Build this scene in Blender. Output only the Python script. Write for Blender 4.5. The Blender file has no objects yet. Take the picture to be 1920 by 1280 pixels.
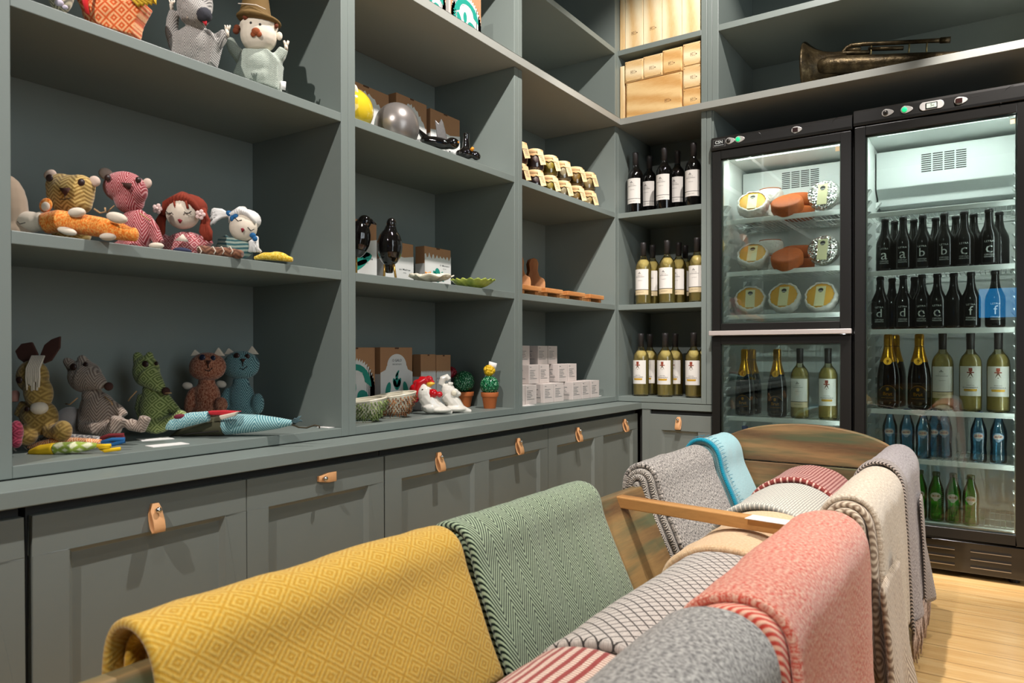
import bpy, bmesh, math, random
from math import pi, sin, cos, radians as RAD
from mathutils import Vector, Matrix, noise as MN
random.seed(7)
S = bpy.context.scene
COL = S.collection

# ------------------------------------------------------------------ camera
cam_d = bpy.data.cameras.new('camera')
cam = bpy.data.objects.new('camera', cam_d)
COL.objects.link(cam)
S.camera = cam
YAW, PITCH, ROLL = 0.59, -0.00556, -0.00147
cam.location = (1.5873, -3.3284, 0.8749)
cam.rotation_mode = 'XYZ'
cam.matrix_world = (Matrix.Translation(cam.location) @ Matrix.Rotation(YAW, 4, 'Z') @ Matrix.Rotation(pi/2 + PITCH, 4, 'X')
                    @ Matrix.Rotation(ROLL, 4, 'Z'))
cam_d.sensor_width = 36.0
cam_d.lens = 36.0 * 1361.5 / 1920.0
cam_d.shift_y = (668.675 - 640.0) / 1920.0
cam_d.dof.use_dof = True
cam_d.dof.focus_distance = 3.0
cam_d.dof.aperture_fstop = 7.0
cam_d.clip_start = 0.02

# ------------------------------------------------------------------ light and exposure
S.view_settings.view_transform = 'Standard'
S.view_settings.look = 'None'
S.view_settings.exposure = 0.0
S.view_settings.gamma = 1.0
wd = bpy.data.worlds.new('world'); S.world = wd
wd.use_nodes = True
wd.node_tree.nodes['Background'].inputs[0].default_value = (0.9, 0.95, 1.0, 1)
wd.node_tree.nodes['Background'].inputs[1].default_value = 0.25
WARM = (1.0, 0.94, 0.91)
def track_and_fill_spot(loc, aim, power, size=62, col=WARM, rad=0.022, blend=0.5):
    ld = bpy.data.lights.new('track_and_fill_light', 'SPOT')
    ld.energy = power; ld.color = col; ld.spot_size = RAD(size); ld.spot_blend = blend; ld.shadow_soft_size = rad
    o = bpy.data.objects.new('track_and_fill_light', ld); COL.objects.link(o)
    o.location = loc
    o.rotation_euler = (Vector(aim) - Vector(loc)).to_track_quat('-Z', 'Y').to_euler()
    return o
LAMPS = [((0.95, -1.62, 3.12), (0.0, -1.5, 0.9), 250, 95),
         ((0.95, -4.45, 3.12), (0.0, -2.6, 0.9), 280, 80),
         ((1.05, -0.95, 3.12), (0.35, 0.10, 1.65), 150, 66),
         ((2.05, -0.62, 3.12), (1.80, 0.0, 1.85), 560, 42),
         ((1.75, -1.9, 3.12), (1.65, -0.9, 0.0), 90, 58),
         ((2.45, -1.25, 3.12), (1.85, -0.75, 0.0), 190, 52),  # extra spot added to brighten the floor
         ((1.35, -3.1, 3.12), (1.15, -2.2, 0.4), 52, 52)]
for l, a, p, s in LAMPS: track_and_fill_spot(l, a, p, s)
def area(loc, aim, sx, sy, power, col):
    ld = bpy.data.lights.new('fill_light', 'AREA'); ld.shape = 'RECTANGLE'; ld.size = sx; ld.size_y = sy
    ld.energy = power; ld.color = col
    o = bpy.data.objects.new('fill_light', ld); COL.objects.link(o); o.location = loc
    o.rotation_euler = (Vector(aim) - Vector(loc)).to_track_quat('-Z', 'Z').to_euler()
    return o
area((4.85, -2.7, 1.75), (0.0, -1.8, 1.2), 3.2, 2.2, 80, (0.84, 0.93, 1.0))  # added soft fill from the room side, there is no window here

# ------------------------------------------------------------------ materials
def lin(h):
    if isinstance(h, str):
        h = h.lstrip('#'); c = [int(h[i:i+2], 16)/255 for i in (0, 2, 4)]
        return tuple((v/12.92 if v <= 0.04045 else ((v+0.055)/1.055)**2.4) for v in c) + (1.0,)
    return tuple(h) + (1.0,) if len(h) == 3 else tuple(h)
class N:
    """small node-building helper"""
    def __init__(s, name):
        s.m = bpy.data.materials.new(name); s.m.use_nodes = True
        s.t = s.m.node_tree; s.b = s.t.nodes['Principled BSDF']
    def n(s, ty, **kw):
        x = s.t.nodes.new(ty)
        for k, v in kw.items(): setattr(x, k, v)
        return x
    def lk(s, a, b): s.t.links.new(a, b)
    def put(s, sock, v):
        if isinstance(v, (int, float)): sock.default_value = v
        elif isinstance(v, (tuple, list)): sock.default_value = v
        else: s.lk(v, sock)
    def M(s, op, a, b=0.0, c=None):
        x = s.n('ShaderNodeMath', operation=op); s.put(x.inputs[0], a); s.put(x.inputs[1], b)
        if c is not None: s.put(x.inputs[2], c)
        return x.outputs[0]
    def mix(s, f, a, b, blend='MIX'):
        x = s.n('ShaderNodeMix', data_type='RGBA', blend_type=blend)
        s.put(x.inputs[0], f); s.put(x.inputs[6], a); s.put(x.inputs[7], b)
        return x.outputs[2]
    def coord(s, kind='Object'):
        return s.n('ShaderNodeTexCoord').outputs[kind]
    def sep(s, v):
        x = s.n('ShaderNodeSeparateXYZ'); s.lk(v, x.inputs[0]); return x.outputs
    def comb(s, a, b, c=0.0):
        x = s.n('ShaderNodeCombineXYZ'); s.put(x.inputs[0], a); s.put(x.inputs[1], b); s.put(x.inputs[2], c); return x.outputs[0]
    def noise(s, vec, scale, detail=3, rough=0.5, out='Fac'):
        x = s.n('ShaderNodeTexNoise'); x.inputs['Scale'].default_value = scale; x.inputs['Detail'].default_value = detail
        x.inputs['Roughness'].default_value = rough
        if vec is not None: s.lk(vec, x.inputs['Vector'])
        return x.outputs[out]
    def ramp(s, f, stops):
        x = s.n('ShaderNodeValToRGB'); e = x.color_ramp.elements
        e[0].position, e[0].color = stops[0]; e[1].position, e[1].color = stops[-1]
        for p, c in stops[1:-1]:
            q = e.new(p); q.color = c
        s.lk(f, x.inputs[0]); return x.outputs[0]
    def bump(s, h, dist=0.001, strength=0.5):
        x = s.n('ShaderNodeBump'); x.inputs['Strength'].default_value = strength; x.inputs['Distance'].default_value = dist
        s.lk(h, x.inputs['Height']); s.lk(x.outputs[0], s.b.inputs['Normal'])
    def scale(s, vec, v):
        x = s.n('ShaderNodeMapping'); x.inputs['Scale'].default_value = v; s.lk(vec, x.inputs[0]); return x.outputs[0]
MATS = {}
def mat(name, col, rough=0.5, metal=0.0, spec=0.5, nz=0.0, nscale=30, coat=0.0, bump=0.0, bscale=200, sheen=0.0, emit=None):
    if name in MATS: return MATS[name]
    k = N(name); c = lin(col); b = k.b
    b.inputs['Roughness'].default_value = rough; b.inputs['Metallic'].default_value = metal
    b.inputs['Specular IOR Level'].default_value = spec; b.inputs['Coat Weight'].default_value = coat
    b.inputs['Coat Roughness'].default_value = 0.05
    if sheen: b.inputs['Sheen Weight'].default_value = sheen
    f = k.noise(k.coord(), nscale, 4)
    a = k.mix(f, tuple(x*(1-nz) for x in c[:3]) + (1,), tuple(min(1, x*(1+nz)) for x in c[:3]) + (1,))
    k.lk(a, b.inputs['Base Color'])
    if bump: k.bump(k.noise(k.coord(), bscale, 3), bump)
    if emit:
        b.inputs['Emission Color'].default_value = c; b.inputs['Emission Strength'].default_value = emit
    MATS[name] = k.m; return k.m
def glassy(name, tint, alpha=0.12, rough=0.02, ior=1.45):
    """thin clear sheet or thin-walled glass: tinted see-through with a fresnel gloss"""
    k = N(name); t = k.t
    out = [x for x in t.nodes if x.type == 'OUTPUT_MATERIAL'][0]
    tr = k.n('ShaderNodeBsdfTransparent'); tr.inputs[0].default_value = lin(tint)
    gl = k.n('ShaderNodeBsdfGlossy'); gl.inputs['Roughness'].default_value = rough; gl.inputs[0].default_value = (1, 1, 1, 1)
    fr = k.n('ShaderNodeFresnel'); fr.inputs[0].default_value = ior
    mx = k.n('ShaderNodeMixShader'); k.lk(k.M('MULTIPLY_ADD', fr.outputs[0], 1.0, alpha), mx.inputs[0])
    k.lk(tr.outputs[0], mx.inputs[1]); k.lk(gl.outputs[0], mx.inputs[2]); k.lk(mx.outputs[0], out.inputs[0])
    MATS[name] = k.m; return k.m
def wood(name, c1, c2, scale=(3, 30, 30), ring=1.0, rough=0.55, dark=None, axis='Object', warp=0.6):
    k = N(name); v = k.scale(k.coord(axis), scale)
    n1 = k.noise(v, 1.3, 4, 0.55)
    w = k.n('ShaderNodeTexWave', wave_type='BANDS', bands_direction='DIAGONAL'); k.lk(v, w.inputs[0])
    w.inputs['Scale'].default_value = 0.35*ring; w.inputs['Distortion'].default_value = 9*warp; w.inputs['Detail'].default_value = 2.0
    n2 = k.noise(v, 9, 4, 0.7)
    f = k.M('ADD', k.M('MULTIPLY', w.outputs['Fac'], 0.5), k.M('MULTIPLY', n2, 0.5))
    c = k.ramp(f, [(0.2, lin(c1)), (0.75, lin(c2))])
    if dark: c = k.mix(k.ramp(n1, [(0.45, (0, 0, 0, 1)), (0.62, (1, 1, 1, 1))]), c, lin(dark))
    k.lk(c, k.b.inputs['Base Color']); k.b.inputs['Roughness'].default_value = rough
    k.bump(f, 0.0006, 0.4); MATS[name] = k.m; return k.m
# cloth: the weave pattern is laid on the cloth's own coordinates (metres)
def cloth(name, ca, cb, kind='plain', p=(0.02, 0.02, 4), src='UV', fuzz=0.35, fz=260, soft=0.35, rough=0.95, cc=None, band=None, duty=0.5):
    """kind: zigzag (p = zig width, zig height, stripe pitch), diamond (cell u, cell v, rings), speckle, dash, check"""
    if name in MATS: return MATS[name]
    k = N(name); uv = k.coord(src); o = k.sep(uv)
    U, V = (o[0], o[1]) if src == 'UV' else (o[0], o[2])
    wob = k.noise(uv, 14, 2)
    tri = lambda x, per: k.M('MULTIPLY', k.M('ABSOLUTE', k.M('SUBTRACT', k.M('FRACT', k.M('DIVIDE', x, per)), 0.5)), 2.0)
    if kind == 'zigzag':
        h = k.M('ADD', V, k.M('MULTIPLY', tri(U, p[0]), p[1]))
        f = k.M('FRACT', k.M('DIVIDE', h, p[2]))
        f = k.M('ABSOLUTE', k.M('SUBTRACT', f, 0.5)); f = k.M('MULTIPLY', f, 2.0)
    elif kind == 'diamond':
        d = k.M('MULTIPLY', k.M('ADD', tri(U, p[0]), tri(V, p[1])), p[2]*0.5)
        f = k.M('MULTIPLY', k.M('ABSOLUTE', k.M('SUBTRACT', k.M('FRACT', d), 0.5)), 2.0)
    elif kind == 'dash':
        a = k.M('FRACT', k.M('DIVIDE', V, p[0])); row = k.M('FLOOR', k.M('DIVIDE', V, p[0]))
        q = k.M('FRACT', k.M('ADD', k.M('DIVIDE', U, p[1]), k.M('MULTIPLY', row, 0.5)))
        f = k.M('MULTIPLY', k.M('GREATER_THAN', a, 0.45), k.M('GREATER_THAN', q, p[2]))
    elif kind == 'net':
        a = tri(k.M('ADD', U, V), p[0]); b_ = tri(k.M('SUBTRACT', U, V), p[0])
        ln = k.M('MAXIMUM', a, b_)
        ring = k.M('MULTIPLY', k.M('ABSOLUTE', k.M('SUBTRACT', k.M('FRACT', k.M('MULTIPLY', k.M('ADD', a, b_), 1.6)), 0.5)), 1.6)
        f = k.M('MAXIMUM', k.M('GREATER_THAN', ln, 0.86), k.M('MULTIPLY', ring, 0.75))
    else:
        f = k.noise(k.scale(uv, (1.6, 0.8, 1)), 185 if kind == 'speckle' else 40, 3, 0.75)
    if kind in ('zigzag', 'diamond', 'net'):
        m = k.n('ShaderNodeMapRange'); k.lk(f, m.inputs[0])
        m.inputs[1].default_value = duty - soft*0.5; m.inputs[2].default_value = duty + soft*0.5; f = m.outputs[0]
    elif kind == 'speckle':
        m = k.n('ShaderNodeMapRange'); k.lk(f, m.inputs[0]); m.inputs[1].default_value = 0.42; m.inputs[2].default_value = 0.58; f = m.outputs[0]
    c = k.mix(f, lin(ca), lin(cb))
    sp = k.noise(k.scale(uv, (1, 0.55, 1)) if src == 'UV' else uv, fz, 3, 0.7)
    mid = tuple((x+y)/2 for x, y in zip(lin(ca), lin(cb)))
    if fuzz: c = k.mix(k.M('MULTIPLY', sp, fuzz*1.6), c, mid)
    c = k.mix(0.7, c, k.mix(sp, (0.45, 0.45, 0.45, 1), (1.45, 1.45, 1.45, 1)), 'MULTIPLY')
    if cc is not None:          # a second colour woven in one band of the cloth: band = (axis, lo, hi)
        ax, lo, hi = band; t = U if ax == 'U' else V
        g = k.M('MULTIPLY', k.M('GREATER_THAN', t, lo), k.M('LESS_THAN', t, hi))
        c = k.mix(g, c, lin(cc))
    k.lk(c, k.b.inputs['Base Color']); k.b.inputs['Roughness'].default_value = rough
    k.b.inputs['Specular IOR Level'].default_value = 0.15
    k.b.inputs['Sheen Weight'].default_value = 0.25; k.b.inputs['Sheen Roughness'].default_value = 0.5
    k.bump(k.M('ADD', k.M('MULTIPLY', f, 0.4), sp), 0.0012, 0.6)
    MATS[name] = k.m; return k.m

# ------------------------------------------------------------------ mesh builder
class B:
    def __init__(s): s.v = []; s.f = []; s.uv = None; s.T = Matrix.Identity(4)
    def at(s, *loc, rz=0, rx=0, ry=0, sc=1):
        s.T = Matrix.Translation(loc) @ Matrix.Rotation(rz, 4, 'Z') @ Matrix.Rotation(ry, 4, 'Y') @ Matrix.Rotation(rx, 4, 'X') @ Matrix.Diagonal((sc, sc, sc, 1) if not isinstance(sc, tuple) else (*sc, 1))
        return s
    def add(s, vs, fs):
        o = len(s.v); s.v += [tuple(s.T @ Vector(p)) for p in vs]; s.f += [tuple(i+o for i in f) for f in fs]; return s
    def box(s, x0, y0, z0, x1, y1, z1):
        return s.add([(x0,y0,z0),(x1,y0,z0),(x1,y1,z0),(x0,y1,z0),(x0,y0,z1),(x1,y0,z1),(x1,y1,z1),(x0,y1,z1)],
                     [(3,2,1,0),(4,5,6,7),(0,1,5,4),(1,2,6,5),(2,3,7,6),(3,0,4,7)])
    def cbox(s, c, d):
        return s.box(c[0]-d[0]/2, c[1]-d[1]/2, c[2]-d[2]/2, c[0]+d[0]/2, c[1]+d[1]/2, c[2]+d[2]/2)
    def prism(s, pts, a0, a1, axis='Y'):
        """closed outline pts (p,q) swept along axis: Y -> (p,a,q), X -> (a,p,q), Z -> (p,q,a)"""
        f = {'Y': lambda p, a: (p[0], a, p[1]), 'X': lambda p, a: (a, p[0], p[1]), 'Z': lambda p, a: (p[0], p[1], a)}[axis]
        n = len(pts)
        return s.add([f(p, a0) for p in pts] + [f(p, a1) for p in pts],
                     [tuple(range(n)), tuple(range(2*n-1, n-1, -1))] + [(i, n+i, n+(i+1) % n, (i+1) % n) for i in range(n)])
    def lathe(s, prof, n=20, a0=0.0, a1=2*pi, closed=True):
        vs = []; fs = []; m = len(prof); full = abs(a1-a0-2*pi) < 1e-6
        nn = n if full else n+1
        for i in range(nn):
            a = a0+(a1-a0)*i/n
            for r, z in prof: vs.append((r*cos(a), r*sin(a), z))
        for i in range(n):
            j = (i+1) % nn
            for k in range(m-1): fs.append((i*m+k, j*m+k, j*m+k+1, i*m+k+1))
        if full and closed:
            if prof[0][0] > 1e-6: fs.append(tuple(i*m for i in range(n-1, -1, -1)))
            if prof[-1][0] > 1e-6: fs.append(tuple(i*m+m-1 for i in range(n)))
        return s.add(vs, fs)
    def tube(s, path, rad, n=8, caps=True, flat=1.0):
        P = [Vector(p) for p in path]; L = len(P); R = rad if isinstance(rad, (list, tuple)) else [rad]*L
        vs = []; fs = []; up = None
        for i in range(L):
            t = (P[min(i+1, L-1)] - P[max(i-1, 0)]).normalized()
            if up is None: up = Vector((0, 0, 1)) if abs(t.z) < 0.9 else Vector((1, 0, 0))
            sd = t.cross(up).normalized(); up = sd.cross(t).normalized()
            for k in range(n):
                a = 2*pi*k/n; vs.append(tuple(P[i] + sd*cos(a)*R[i] + up*sin(a)*R[i]*flat))
        for i in range(L-1):
            for k in range(n):
                fs.append((i*n+k, i*n+(k+1) % n, (i+1)*n+(k+1) % n, (i+1)*n+k))
        if caps: fs.append(tuple(range(n-1, -1, -1))); fs.append(tuple((L-1)*n+k for k in range(n)))
        return s.add(vs, fs)
    def ell(s, c, r, rot=None, nu=16, nv=10, fn=None):
        vs = []; fs = []; Rm = Matrix.Rotation(0, 3, 'X') if rot is None else (Matrix.Rotation(rot[2], 3, 'Z') @ Matrix.Rotation(rot[1], 3, 'Y') @ Matrix.Rotation(rot[0], 3, 'X'))
        for j in range(nv+1):
            t = pi*j/nv
            for i in range(nu):
                a = 2*pi*i/nu
                p = Vector((sin(t)*cos(a), sin(t)*sin(a), -cos(t)))
                if fn: p = Vector(fn(p))
                p = Vector((p.x*r[0], p.y*r[1], p.z*r[2]))
                vs.append(tuple(Rm @ p + Vector(c)))
        for j in range(nv):
            for i in range(nu):
                k = (i+1) % nu; fs.append((j*nu+i, j*nu+k, (j+1)*nu+k, (j+1)*nu+i))
        return s.add(vs, fs)
    def grid(s, fn, nu, nv, cu=False, cv=False):
        vs = [tuple(fn(i/(nu-(0 if cu else 1)), j/(nv-(0 if cv else 1)))) for j in range(nv) for i in range(nu)]
        fs = [(j*nu+i, j*nu+(i+1) % nu, ((j+1) % nv)*nu+(i+1) % nu, ((j+1) % nv)*nu+i)
              for j in range(nv if cv else nv-1) for i in range(nu if cu else nu-1)]
        return s.add(vs, fs)
    def obj(s, name, m, parent=None, smooth=False, bevel=0, bseg=2, remesh=0, sub=0, solid=0, sm=0, loc=None, weld=True, uvfn=None, uvs=None):
        me = bpy.data.meshes.new(name); me.from_pydata(s.v, [], s.f); me.validate()
        bm = bmesh.new(); bm.from_mesh(me)
        if weld and not uvs: bmesh.ops.remove_doubles(bm, verts=bm.verts, dist=1e-6)
        bmesh.ops.recalc_face_normals(bm, faces=bm.faces)
        for f in bm.faces: f.smooth = smooth
        bm.to_mesh(me); bm.free()
        if uvfn:
            ul = me.uv_layers.new(name='uv')
            for l in me.loops: ul.data[l.index].uv = uvfn(me.vertices[l.vertex_index].co)
        if uvs:
            ul = me.uv_layers.new(name='uv')
            for l in me.loops: ul.data[l.index].uv = uvs[l.vertex_index]
        me.materials.append(m)
        o = bpy.data.objects.new(name, me); COL.objects.link(o)
        if parent is not None: o.parent = parent
        if loc: o.location = loc
        if solid:
            q = o.modifiers.new('s', 'SOLIDIFY'); q.thickness = solid; q.offset = 0
        if remesh:
            q = o.modifiers.new('r', 'REMESH'); q.mode = 'VOXEL'; q.voxel_size = remesh; q.use_smooth_shade = True
            q = o.modifiers.new('sm', 'SMOOTH'); q.factor = 0.6; q.iterations = sm or 4
        if bevel:
            q = o.modifiers.new('b', 'BEVEL'); q.width = bevel; q.segments = bseg; q.limit_method = 'ANGLE'; q.angle_limit = RAD(40)
            q.harden_normals = False
        if sub:
            q = o.modifiers.new('ss', 'SUBSURF'); q.levels = sub; q.render_levels = sub
        return o
def bx(*a): return B().box(*a)
def tag(o, label=None, cat=None, group=None, kind=None):
    if label: o['label'] = label
    if cat: o['category'] = cat
    if group: o['group'] = group
    if kind: o['kind'] = kind
    return o
def thing(name, label, cat, loc=(0, 0, 0), rz=0.0, group=None, rx=0.0, ry=0.0):
    o = bpy.data.objects.new(name, None); COL.objects.link(o); o.empty_display_size = 0.05
    o.location = loc; o.rotation_euler = (rx, ry, rz)
    return tag(o, label, cat, group)
def kids(o): return [c for c in COL.objects if c.parent == o]
def dup(root, loc, rz=0.0, label=None, group=None, cat=None):
    def cp(o, par):
        c = o.copy(); COL.objects.link(c)
        if par: c.parent = par
        for ch in list(o.children): cp(ch, c)
        return c
    r = cp(root, None); r.location = loc; r.rotation_euler = (root.rotation_euler[0], root.rotation_euler[1], rz)
    if label: r['label'] = label
    if group: r['group'] = group
    return r
def struct(o): o['kind'] = 'structure'; return o
# lettering: flat glyph meshes, optionally wrapped round an upright cylinder
_TX = {}
def glyphs(txt, bold=False):
    key = (txt, bold)
    if key not in _TX:
        cu = bpy.data.curves.new('t', 'FONT'); cu.body = txt; cu.align_x = 'CENTER'; cu.align_y = 'CENTER'; cu.size = 1.0
        cu.resolution_u = 2; cu.offset = 0.012 if bold else 0.0
        to = bpy.data.objects.new('t', cu); COL.objects.link(to)
        dg = bpy.context.evaluated_depsgraph_get(); dg.update()
        me = bpy.data.meshes.new_from_object(to.evaluated_get(dg))
        _TX[key] = ([tuple(v.co) for v in me.vertices], [tuple(p.vertices) for p in me.polygons])
        bpy.data.objects.remove(to); bpy.data.meshes.remove(me)
    return _TX[key]
def letter(b, txt, c, size, width=None, wrap=None, bold=False, y=0.0):
    """letters facing -Y in the XZ plane at c=(x,z); wrap=(radius) lays them on a cylinder round the Z axis"""
    vs, fs = glyphs(txt, bold)
    xs = [v[0] for v in vs]; w = max(xs)-min(xs); sx = size if width is None else width/w
    out = []
    for v in vs:
        x = c[0] + v[0]*sx; z = c[1] + v[1]*size
        if wrap: a = x/wrap; out.append((wrap*sin(a), -wrap*cos(a), z))
        else: out.append((x, y, z))
    return b.add(out, fs)
def wrapquad(b, r, x0, z0, x1, z1, n=8):
    vs = []
    for i in range(n+1):
        a = (x0+(x1-x0)*i/n)/r
        vs += [(r*sin(a), -r*cos(a), z0), (r*sin(a), -r*cos(a), z1)]
    return b.add(vs, [(2*i, 2*i+2, 2*i+3, 2*i+1) for i in range(n)])
def wrappoly(b, r, pts):
    return b.add([(r*sin(x/r), -r*cos(x/r), z) for x, z in pts], [tuple(range(len(pts)))])
# ------------------------------------------------------------------ room shell
PAINT = mat('grey_green_paint', '#78817b', 0.42, nz=0.03, nscale=12, bump=0.00015, bscale=90)
DOORP = mat('cabinet_paint_warm_bounce', '#757b75', 0.42, nz=0.03, nscale=12, bump=0.00015, bscale=90)  # shelf paint again, with warm bounce light put into its colour
WALLM = mat('cream_wall_paint', '#a19c92', 0.8, nz=0.02)
def floor_mat():
    k = N('pine_floor'); v = k.coord(); o = k.sep(v)
    W = 0.118; y = k.M('DIVIDE', o[1], W); row = k.M('FLOOR', y); fy = k.M('FRACT', y)
    off = k.M('MULTIPLY', k.M('FRACT', k.M('MULTIPLY', k.M('SINE', k.M('MULTIPLY', row, 12.9898)), 43758.5)), 1.9)
    x = k.M('DIVIDE', k.M('ADD', o[0], off), 1.9); fx = k.M('FRACT', x); cell = k.M('ADD', k.M('MULTIPLY', row, 7.13), k.M('FLOOR', x))
    rnd = k.M('FRACT', k.M('MULTIPLY', k.M('SINE', k.M('MULTIPLY', cell, 78.233)), 43758.5))
    gv = k.comb(k.M('ADD', k.M('MULTIPLY', o[0], 1.6), k.M('MULTIPLY', rnd, 40)), k.M('MULTIPLY', o[1], 22), k.M('MULTIPLY', rnd, 9))
    n1 = k.noise(gv, 1.6, 5, 0.6); n2 = k.noise(gv, 7, 4, 0.7)
    f = k.M('ADD', k.M('MULTIPLY', n1, 0.65), k.M('MULTIPLY', n2, 0.35))
    c = k.ramp(f, [(0.28, lin('#a87a42')), (0.5, lin('#cba468')), (0.72, lin('#dcc08a'))])
    c = k.mix(k.M('MULTIPLY', rnd, 0.35), c, lin('#c9a06a'))
    gap = k.M('MAXIMUM', k.M('LESS_THAN', fy, 0.018), k.M('LESS_THAN', fx, 0.0015))
    c = k.mix(gap, c, lin('#5a4128'))
    k.lk(c, k.b.inputs['Base Color']); k.b.inputs['Roughness'].default_value = 0.32
    k.bump(k.M('SUBTRACT', f, k.M('MULTIPLY', gap, 2.0)), 0.0008, 0.4)
    return k.m
struct(bx(-0.45, -7.0, -0.05, 5.0, 0.70, 0.0).obj('floor', floor_mat()))
struct(bx(-0.45, -7.0, 3.2, 5.0, 0.70, 3.25).obj('ceiling', mat('dark_ceiling','#5a5853',.8)))
struct(bx(-0.50, -7.0, 0.0, -0.435, 0.70, 3.2).obj('wall_left', WALLM))
struct(bx(-0.435, 0.62, 0.0, 5.0, 0.70, 3.2).obj('wall_back', WALLM))
struct(bx(5.0, -7.0, 0.0, 5.06, 0.70, 3.2).obj('wall_right', WALLM))
struct(bx(-0.5, -7.06, 0.0, 5.06, -7.0, 3.2).obj('wall_front', mat('taupe_wall_paint', '#8d867c', 0.8)))

# ------------------------------------------------------------------ shelving
D = 0.406; ZA0, ZA1 = 1.547, 1.5727; ZB0, ZB1 = 1.0874, 1.1136; ZR0, ZR1 = 0.6318, 0.6565; ZL0, ZL1 = 2.0035, 2.0348
ZU0, ZU1 = 2.361, 2.387; ZT = 3.10
def bay_left(y0, y1, label, sides=(1, 1), w=0.0278, post=None):
    """shelving bay on the left wall, its front at x=0 and its opening y0..y1"""
    t = thing('shelving_bay', label, 'shelving', (0, (y0+y1)/2, 0.6318), 0); c = (y0+y1)/2
    f = lambda b: b
    def put(b, nm): b.T = Matrix.Identity(4); return b
    def P(nm, *a): bx(a[0], a[1]-c, a[2]-0.6318, a[3], a[4]-c, a[5]-0.6318).obj(nm, PAINT, t, bevel=0.0015)
    P('side_panel', -D-.012, y0-w, ZR0, 0, y0, ZL0); P('side_panel', -D-.012, y1, ZR0, 0, y1+(post or w), ZL0)
    P('back_panel', -D-.012, y0, ZR0, -D, y1, ZL0)
    P('shelf', -D, y0, ZA0, -0.0005, y1, ZA1); P('shelf', -D, y0, ZB0, -0.0005, y1, ZB1)
    P('base_board', -D, y0, ZR0, -0.0005, y1, ZR1)
    return t
def upper_left(y0, y1, label, w=0.0278, post=None):
    c = (y0+y1)/2; t = thing('upper_shelving_bay', label, 'shelving', (0, c, ZL1), 0)
    def P(nm, *a): bx(a[0], a[1]-c, a[2]-ZL1, a[3], a[4]-c, a[5]-ZL1).obj(nm, PAINT, t, bevel=0.0015)
    P('side_panel', -D-.012, y0-w, ZL1, 0, y0, ZT); P('side_panel', -D-.012, y1, ZL1, 0, y1+(post or w), ZT)
    P('back_panel', -D-.012, y0, ZL1, -D, y1, ZT)
    P('shelf', -D, y0, ZU0, -0.0005, y1, ZU1); P('shelf', -D, y0, 2.72, -0.0005, y1, 2.745)
    return t
BY = [(-3.60, -2.7543, 'left'), (-2.6985, -1.848, ''), (-1.7922, -0.9383, ''), (-0.8817, -0.0326, '')]
bay_left(-3.60, -2.7543, 'grey-green painted shelving bay at the very left edge, only its upright in view')
bay_left(-2.6985, -1.848, 'grey-green shelving bay holding the plush toys and dolls')
bay_left(-1.7922, -0.9383, 'grey-green shelving bay holding black ceramic birds and cardboard gift boxes')
bay_left(-0.8817, -0.0326, 'grey-green shelving bay holding jars, chopping boards and small white boxes', post=0.0326)
upper_left(-3.60, -2.7543, 'upper shelving bay over the left edge bay')
upper_left(-2.6985, -1.848, 'upper shelving bay above the plush toys')
upper_left(-1.7922, -0.9383, 'upper shelving bay with green and white printed boxes on its floor')
upper_left(-0.8817, -0.0326, 'empty dark upper shelving bay beside the wooden wine crates', post=0.0326)
def bay_right(name, x0, x1, z0, z1, shelves, label, lo, wr, base=None, d=D):
    c = (x0+x1)/2; t = thing(name, label, 'shelving', (c, 0, z0), 0)
    def P(nm, *a, bv=0.0015): bx(a[0]-c, a[1], a[2]-z0, a[3]-c, a[4], a[5]-z0).obj(nm, PAINT, t, bevel=bv)
    if lo: P('side_panel', x0-lo, 0, z0, x0, d+.012, z1)
    else: P('side_panel', x0-.022, 0.0005, z0, x0, d+.012, z1)
    for k in range(len(wr)-1): P('side_panel', x1+wr[k]+(0.0008 if k else 0), 0.0 if k != 1 else 0.002, z0, x1+wr[k+1], d+.012, z1)
    P('back_panel', x0, d, z0, x1, d+.012, z1)
    for a, b in shelves: P('shelf', x0, 0.0005, a, x1, d, b)
    if base: P('base_board', x0, 0.0005, base[0], x1, d, base[1])
    return t
bay_right('wine_shelving_bay', 0.001, 0.4279, ZR0, ZL0, [(ZA0, ZA1), (ZB0, ZB1)], 'corner shelving bay filled with three shelves of wine bottles', 0.0, (0, 0.024, 0.0478), (ZR0, ZR1))
bay_right('crate_shelving_bay', 0.001, 0.4279, ZL1, ZT, [(ZU0, ZU1), (2.82, 2.845)], 'upper corner shelving bay packed with wooden wine crates', 0, (0, 0.028, 0.052))
bay_right('niche_shelving_bay', 0.510, 2.05, ZL1, ZT, [(ZU0, ZU0+.029), (2.75, 2.778)], 'wide dark upper shelf niche holding the old brass horn', 0.0295, (0, 0.03), d=0.56)
# niche round the fridges
t = thing('fridge_niche_surround', 'dark painted recess panels behind and above the two fridges', 'panel', (0.4757, 0, 0))
bx(0.0005, 0.013, 0.0, 0.008, 0.60, ZL0).obj('side_panel', PAINT, t); bx(1.62, 0.013, 0.0, 1.65, 0.60, ZL0).obj('side_panel', PAINT, t)
bx(0.008, 0.585, 0.0, 1.62, 0.60, ZL0).obj('back_panel', PAINT, t)
# the ledge: one moulded board running round the corner
LP = 0.0289
b = B(); b.box(-D, -4.6, ZL0, LP, 0.0-0.0, ZL1); o1 = b
b.box(LP, -LP, ZL0, 2.10, 0.0, ZL1); b.box(-D, 0.0, ZL0, 2.10, 0.585, ZL1)
LEDGE = mat('satin_ledge_paint', '#9b9c94', 0.3, nz=0.02, nscale=12)
tag(b.obj('shelf_ledge', LEDGE, bevel=0.0012), 'pale satin ledge board running along both walls above the shelves', 'shelf')

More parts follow.
